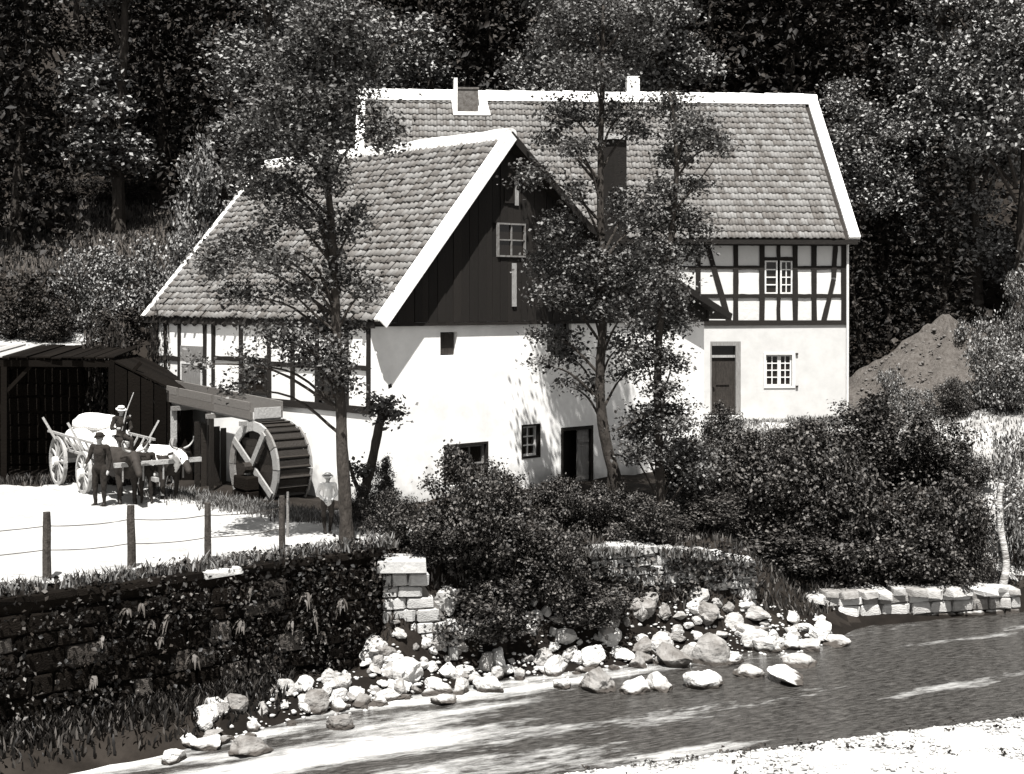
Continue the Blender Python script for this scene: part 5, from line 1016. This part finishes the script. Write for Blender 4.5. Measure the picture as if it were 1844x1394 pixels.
WOOD = [  # photo column, distance, variant, painted shade?, height scale, label
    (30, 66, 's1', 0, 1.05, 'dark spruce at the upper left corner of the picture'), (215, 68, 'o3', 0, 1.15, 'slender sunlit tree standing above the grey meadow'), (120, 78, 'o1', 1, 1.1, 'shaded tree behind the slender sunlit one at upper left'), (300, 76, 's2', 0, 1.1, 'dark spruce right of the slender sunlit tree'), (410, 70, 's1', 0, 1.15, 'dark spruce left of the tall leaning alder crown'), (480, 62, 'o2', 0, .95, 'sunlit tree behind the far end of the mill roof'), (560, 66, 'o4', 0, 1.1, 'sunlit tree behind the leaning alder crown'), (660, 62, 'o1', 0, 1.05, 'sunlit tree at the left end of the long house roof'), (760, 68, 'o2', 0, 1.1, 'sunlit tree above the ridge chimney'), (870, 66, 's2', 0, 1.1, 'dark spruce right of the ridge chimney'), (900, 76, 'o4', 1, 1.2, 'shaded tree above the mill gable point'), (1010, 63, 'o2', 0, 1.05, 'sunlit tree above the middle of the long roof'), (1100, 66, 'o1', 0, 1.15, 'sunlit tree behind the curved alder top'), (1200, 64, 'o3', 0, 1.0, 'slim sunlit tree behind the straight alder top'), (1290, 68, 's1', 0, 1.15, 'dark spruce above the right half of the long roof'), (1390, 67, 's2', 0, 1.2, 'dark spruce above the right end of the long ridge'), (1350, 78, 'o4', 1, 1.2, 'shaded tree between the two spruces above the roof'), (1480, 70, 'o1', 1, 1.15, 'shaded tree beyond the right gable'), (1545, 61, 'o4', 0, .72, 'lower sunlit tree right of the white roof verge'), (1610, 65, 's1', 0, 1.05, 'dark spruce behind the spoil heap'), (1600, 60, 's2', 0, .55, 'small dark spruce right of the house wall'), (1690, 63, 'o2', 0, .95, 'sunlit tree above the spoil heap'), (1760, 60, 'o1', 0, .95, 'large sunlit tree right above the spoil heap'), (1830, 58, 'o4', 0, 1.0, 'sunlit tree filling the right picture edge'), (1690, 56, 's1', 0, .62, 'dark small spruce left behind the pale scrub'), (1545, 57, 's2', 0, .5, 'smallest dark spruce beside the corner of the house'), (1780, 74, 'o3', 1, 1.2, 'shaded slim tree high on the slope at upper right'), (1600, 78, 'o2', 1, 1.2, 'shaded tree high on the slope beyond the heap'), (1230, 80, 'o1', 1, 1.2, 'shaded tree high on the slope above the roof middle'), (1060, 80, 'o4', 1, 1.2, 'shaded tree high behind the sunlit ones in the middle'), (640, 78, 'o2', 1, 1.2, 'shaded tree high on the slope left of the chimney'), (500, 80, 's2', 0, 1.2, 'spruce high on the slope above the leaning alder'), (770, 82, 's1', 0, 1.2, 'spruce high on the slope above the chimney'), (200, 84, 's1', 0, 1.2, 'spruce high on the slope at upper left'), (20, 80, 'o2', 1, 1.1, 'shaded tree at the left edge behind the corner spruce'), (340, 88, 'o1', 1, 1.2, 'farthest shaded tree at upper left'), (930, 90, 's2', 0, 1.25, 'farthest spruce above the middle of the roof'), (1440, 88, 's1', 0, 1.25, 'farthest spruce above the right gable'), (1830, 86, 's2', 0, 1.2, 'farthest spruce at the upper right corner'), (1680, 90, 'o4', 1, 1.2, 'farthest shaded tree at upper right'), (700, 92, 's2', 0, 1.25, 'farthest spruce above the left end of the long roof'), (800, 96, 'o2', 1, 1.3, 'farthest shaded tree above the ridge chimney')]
for i, (x, Y, v, dark, hs, lb) in enumerate(WOOD):
    X = (x - CX) * Y / FPX; z = hz(X, Y); tr, me, me2 = WV[v]; root = empty('spruce_tree' if v[0] == 's' else 'broadleaf_tree', (X, Y, z - .2), random.uniform(0, 6.28)); root.scale = (hs * random.uniform(.95, 1.15),) * 2 + (hs,)
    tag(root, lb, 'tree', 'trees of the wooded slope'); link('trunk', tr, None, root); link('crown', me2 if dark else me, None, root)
# undergrowth of the wood: one dark leafy mass along the slope
rng = np.random.default_rng(9); n = 42000; X = rng.uniform(-30, 34, n); Yp = rng.uniform(56, 118, n); keep = ~((X < -12) & (Yp > 61) & (Yp < 73)); X, Yp = X[keep], Yp[keep]
Z = height(X, Yp) + np.abs(rng.normal(size=len(X))) * .9; o = stuff(link('undergrowth', leaf_mesh('undergrowth', np.stack([X, Yp, Z], 1), .34, rng, .4), 'leaf_wood_dark')); tag(o, 'dark leafy undergrowth covering the wooded slope', 'undergrowth')

# ------------------------------------------------------------------ ivy, ferns and grass (stuff)
rng = np.random.default_rng(5)
dv = np.array([WX1 - WX0, WY1 - WY0]); Lw = np.linalg.norm(dv); dv /= Lw; nv = np.array([dv[1], -dv[0]])
def on_wall(n, f0, f1, z0, z1, out):
    f = rng.uniform(f0, f1, n) * Lw; z = rng.uniform(z0, z1, n); o_ = rng.exponential(out, n); return np.stack([WX0 + dv[0] * f + nv[0] * o_, WY0 + dv[1] * f + nv[1] * o_, z], 1)
P = []
for k in range(105):
    f = rng.uniform(.1, 1.0) * Lw; zc_ = rng.uniform(-2.3, .1); L_ = rng.uniform(.2, .7); n = 38; o_ = np.abs(rng.normal(size=n)) * .12 + .04; t = rng.normal(size=n) * .22
    P.append(np.stack([WX0 + dv[0] * (f + t) + nv[0] * o_, WY0 + dv[1] * (f + t) + nv[1] * o_, np.clip(zc_ + rng.normal(size=n) * L_ * .5, -2.6, .16)], 1))
o = stuff(link('ivy', leaf_mesh('ivy', np.concatenate(P), .085, rng, .1, .85, .6), 'leaf_ivy_dark')); tag(o, 'dark ivy hanging over the river wall', 'ivy')
P = []
for (fx, zc_, w_) in ((.82, -.6, .5), (.86, -1.0, .45), (.9, -.5, .35), (.78, -1.5, .4), (.97, -.5, .3), (.95, -1.3, .35), (.7, -1.4, .3), (.64, -.5, .3), (.55, -.9, .35), (.44, -.4, .3), (.36, -1.2, .35), (.5, -1.8, .25), (.3, -.5, .3), (.4, -2.0, .3), (.88, -1.8, .4), (.25, -1.5, .3), (.72, -.25, .3), (.6, -.2, .3)):
    n = int(130 * w_ / .4); f = fx * Lw + rng.normal(size=n) * w_; o_ = np.abs(rng.normal(size=n)) * .14 + .10; P.append(np.stack([WX0 + dv[0] * f + nv[0] * o_, WY0 + dv[1] * f + nv[1] * o_, np.clip(zc_ + rng.normal(size=n) * w_ * .6, -2.5, .12)], 1))
o = stuff(link('sunlit_ivy', leaf_mesh('sunlit_ivy', np.concatenate(P), .075, rng, .1, .6, .8), 'leaf_bush')); tag(o, 'patches of the river wall ivy with sunlight painted in as lighter leaves', 'weeds')  # lit clusters of the ivy, sunlight painted in with a lighter leaf colour
def fern(x, y, z, n, L_, label, seed, mname='fern'):
    rg_ = np.random.default_rng(seed); mb = MB()
    for k in range(n):
        a = rg_.uniform(math.pi, 2 * math.pi) - .7; l = L_ * rg_.uniform(.5, 1.1); d = Vector((math.cos(a) * .5, math.sin(a) * .5, rg_.uniform(.0, .5))); s1 = Vector((-math.sin(a), math.cos(a), 0)) * .028; pts = []
        for q in range(5): t = q / 4; w = math.sin(math.pi * (.15 + .8 * t)); c = d * l * t - Vector((0, 0, l * .95 * t * t)); pts += [c - s1 * w, c + s1 * w]
        mb.add(pts, [(2 * q, 2 * q + 1, 2 * q + 3, 2 * q + 2) for q in range(4)])
    o = mb.build('hanging_fern', mname); o.location = (x, y, z); tag(o, label, 'fern', 'ferns on the river wall')
for i, (x, y) in enumerate(((250, 1100), (270, 1130), (300, 1120), (285, 1160), (225, 1110), (345, 1190), (430, 1130), (450, 1070), (520, 1130), (560, 1110), (575, 1150), (180, 1160), (470, 1190), (545, 1080), (165, 1230), (610, 1090))):
    k = (x - CX) / FPX; m_ = (WY1 - WY0) / (WX1 - WX0); Y = (WY0 - WX0 * m_) / (1 - m_ * k); p = at(x, y, Y); fern(p.x + nv[0] * .12, p.y + nv[1] * .12, p.z + .15, 7, random.uniform(.25, .5), 'tongue-leaved fern hanging from the dark river wall', i)
# grass fringe along the wall top, the lane edges and the banks
def blades(name, P, h, rng, label, mname='grass', w=.012):
    n = len(P); a = rng.uniform(0, 6.28, n); H_ = h * rng.uniform(.4, 1.3, n); lean = rng.uniform(.1, .7, n) * H_; b_ = rng.uniform(0, 6.28, n)
    s1 = np.stack([np.cos(a), np.sin(a), np.zeros(n)], 1) * w; mid = P + np.stack([np.cos(b_) * lean * .35, np.sin(b_) * lean * .35, H_ * .6], 1); tip = P + np.stack([np.cos(b_) * lean, np.sin(b_) * lean, H_], 1)
    V = np.stack([P - s1, P + s1, mid + s1 * .8, mid - s1 * .8, tip], 1); q = np.arange(n)[:, None] * 5; F = np.concatenate([q + [[0, 1, 2]], q + [[0, 2, 3]], q + [[3, 2, 4]]], 0)
    o = stuff(link(name, np_mesh(name, V.reshape(-1, 3), F), mname)); tag(o, label, 'grass'); return o
n = 5200; f = rng.uniform(.05, 1.03, n) * Lw; of = np.abs(rng.normal(size=n)) * .28; cl = np.sin(f * 3.1) + np.sin(f * 7.7 + 1); kp = cl + rng.normal(size=n) > -.3; f, of = f[kp], of[kp]
P = np.stack([WX0 + dv[0] * f - nv[0] * (of + .05), WY0 + dv[1] * f - nv[1] * (of + .05), np.full(len(f), .05)], 1); blades('grass', P, .24, rng, 'weeds and grass along the top of the river wall', 'grass', .02)
P2 = []
for k in range(90):
    ff = rng.uniform(.05, 1.0) * Lw; oo = rng.uniform(.05, .55); n = 26; P2.append(np.array([WX0 + dv[0] * ff - nv[0] * oo, WY0 + dv[1] * ff - nv[1] * oo, .12]) + rng.normal(size=(n, 3)) * [.14, .14, .09])
o = stuff(link('weeds', leaf_mesh('weeds', np.concatenate(P2), .09, rng, .3), 'leaf_bush')); tag(o, 'broad-leaved weeds at the foot of the fence', 'weeds')
n = 9000; X = rng.uniform(-9.5, -3, n); Yp = 34.9 - (X + 6.2) * .95 + rng.normal(size=n) * .45; Z = height(X, Yp); blades('grass', np.stack([X, Yp, Z], 1), .22, rng, 'grass and weeds between the lane, trestle and water wheel', 'grass', .014)
n = 16000; X = rng.uniform(9, 22, n); Yp = rng.uniform(37, 54, n); blades('grass', np.stack([X, Yp, height(X, Yp)], 1), .14, rng, 'dry pale grass on the slope at the right', 'leaf_pale', .02)
n = 4000; X = rng.uniform(6.3, 12, n); Yp = rng.uniform(42.5, 47, n); blades('grass', np.stack([X, Yp, height(X, Yp)], 1), .11, rng, 'short dry grass in front of the house', 'leaf_pale', .018)
n = 16000; X = rng.uniform(-2.6, 12.5, n); Yp = Ys(X) + 1.0 + rng.exponential(1.6, n); kp = (Yp < 38.5) & (rng.uniform(size=n) < .5); X, Yp = X[kp], Yp[kp]; blades('grass', np.stack([X, Yp, height(X, Yp)], 1), .17, rng, 'rank grass and weeds on the bank between the bushes', 'leaf_bush', .02)
n = 9000; X = rng.uniform(-26, -12.5, n); Yp = rng.uniform(61, 73, n); blades('grass', np.stack([X, Yp, height(X, Yp)], 1), .3, rng, 'mown grey meadow grass on the slope', 'leaf_bush', .03)
n = 5000; f = rng.uniform(0, 1, n); X = 1.6 + 4.1 * f; Yp = 31.6 + 1.45 * f + rng.normal(size=n) * .12; Z = -.45 - .55 * f * f + rng.normal(size=n) * .03; kp = np.sin(f * 31) + np.sin(f * 13) + rng.normal(size=n) * .5 > .2; blades('grass', np.stack([X, Yp, Z], 1)[kp], .16, rng, 'sunlit grass hanging over the low bank wall', 'grass', .016)
P = []
for k in range(60):
    f = rng.uniform(0, 1); n = 40; zz = rng.uniform(-1.9, -.5); P.append(np.stack([1.75 + 3.85 * f + rng.normal(size=n) * .2, 31.68 + 1.35 * f - np.abs(rng.normal(size=n)) * .12, zz + rng.normal(size=n) * .2], 1))
o = stuff(link('creeper', leaf_mesh('creeper', np.concatenate(P), .10, rng, .2), 'leaf_bush')); tag(o, 'creeper over the face of the low bank wall', 'creeper')

P = []
for k in range(75):
    x = rng.uniform(0, 12); y = Yn(x) - rng.exponential(1.6) - .1; n = int(rng.uniform(5, 16)); P.append(np.array([x, y, hz(x, y) + .05]) + rng.normal(size=(n, 3)) * [.07, .07, .03])
o = stuff(link('bank_weeds', leaf_mesh('bank_weeds', np.concatenate(P), .07, rng, .4), 'leaf_wood_dark')); tag(o, 'sparse dark weeds dotted over the near gravel bank', 'weeds')

n = 6000; X = rng.uniform(-9, -4.2, n); Yp = Yw(X) - .1 - rng.exponential(.5, n); kp = Yp > Ys(X) + .2; X, Yp = X[kp], Yp[kp]; blades('grass', np.stack([X, Yp, height(X, Yp)], 1), .2, rng, 'dark weeds on the mud below the ivy wall', 'leaf_ivy', .025)

for x, yb, yt, w, lb in ((1600, 700, 672, 60, 'low weed clump on the left skirt of the spoil heap'), (1655, 745, 705, 80, 'weed clump at the front foot of the spoil heap')): bpx('p', x, yb, yt, w, 47.2 if x < 1680 else 49.8, lb, z=None) if x < 1680 else bush('p', (x - CX) * 49.4 / FPX, 49.4, .5, .45, lb, z=at(x, yb, 49.4).z - .1)
n = 3500; X = rng.uniform(-20, -9.6, n); Yp = yf(X) + .3 - np.abs(rng.normal(size=n)) * .5; blades('grass', np.stack([X, Yp, height(X, Yp)], 1), .22, rng, 'dark weeds along the front of the open shed', 'leaf_bush', .02)
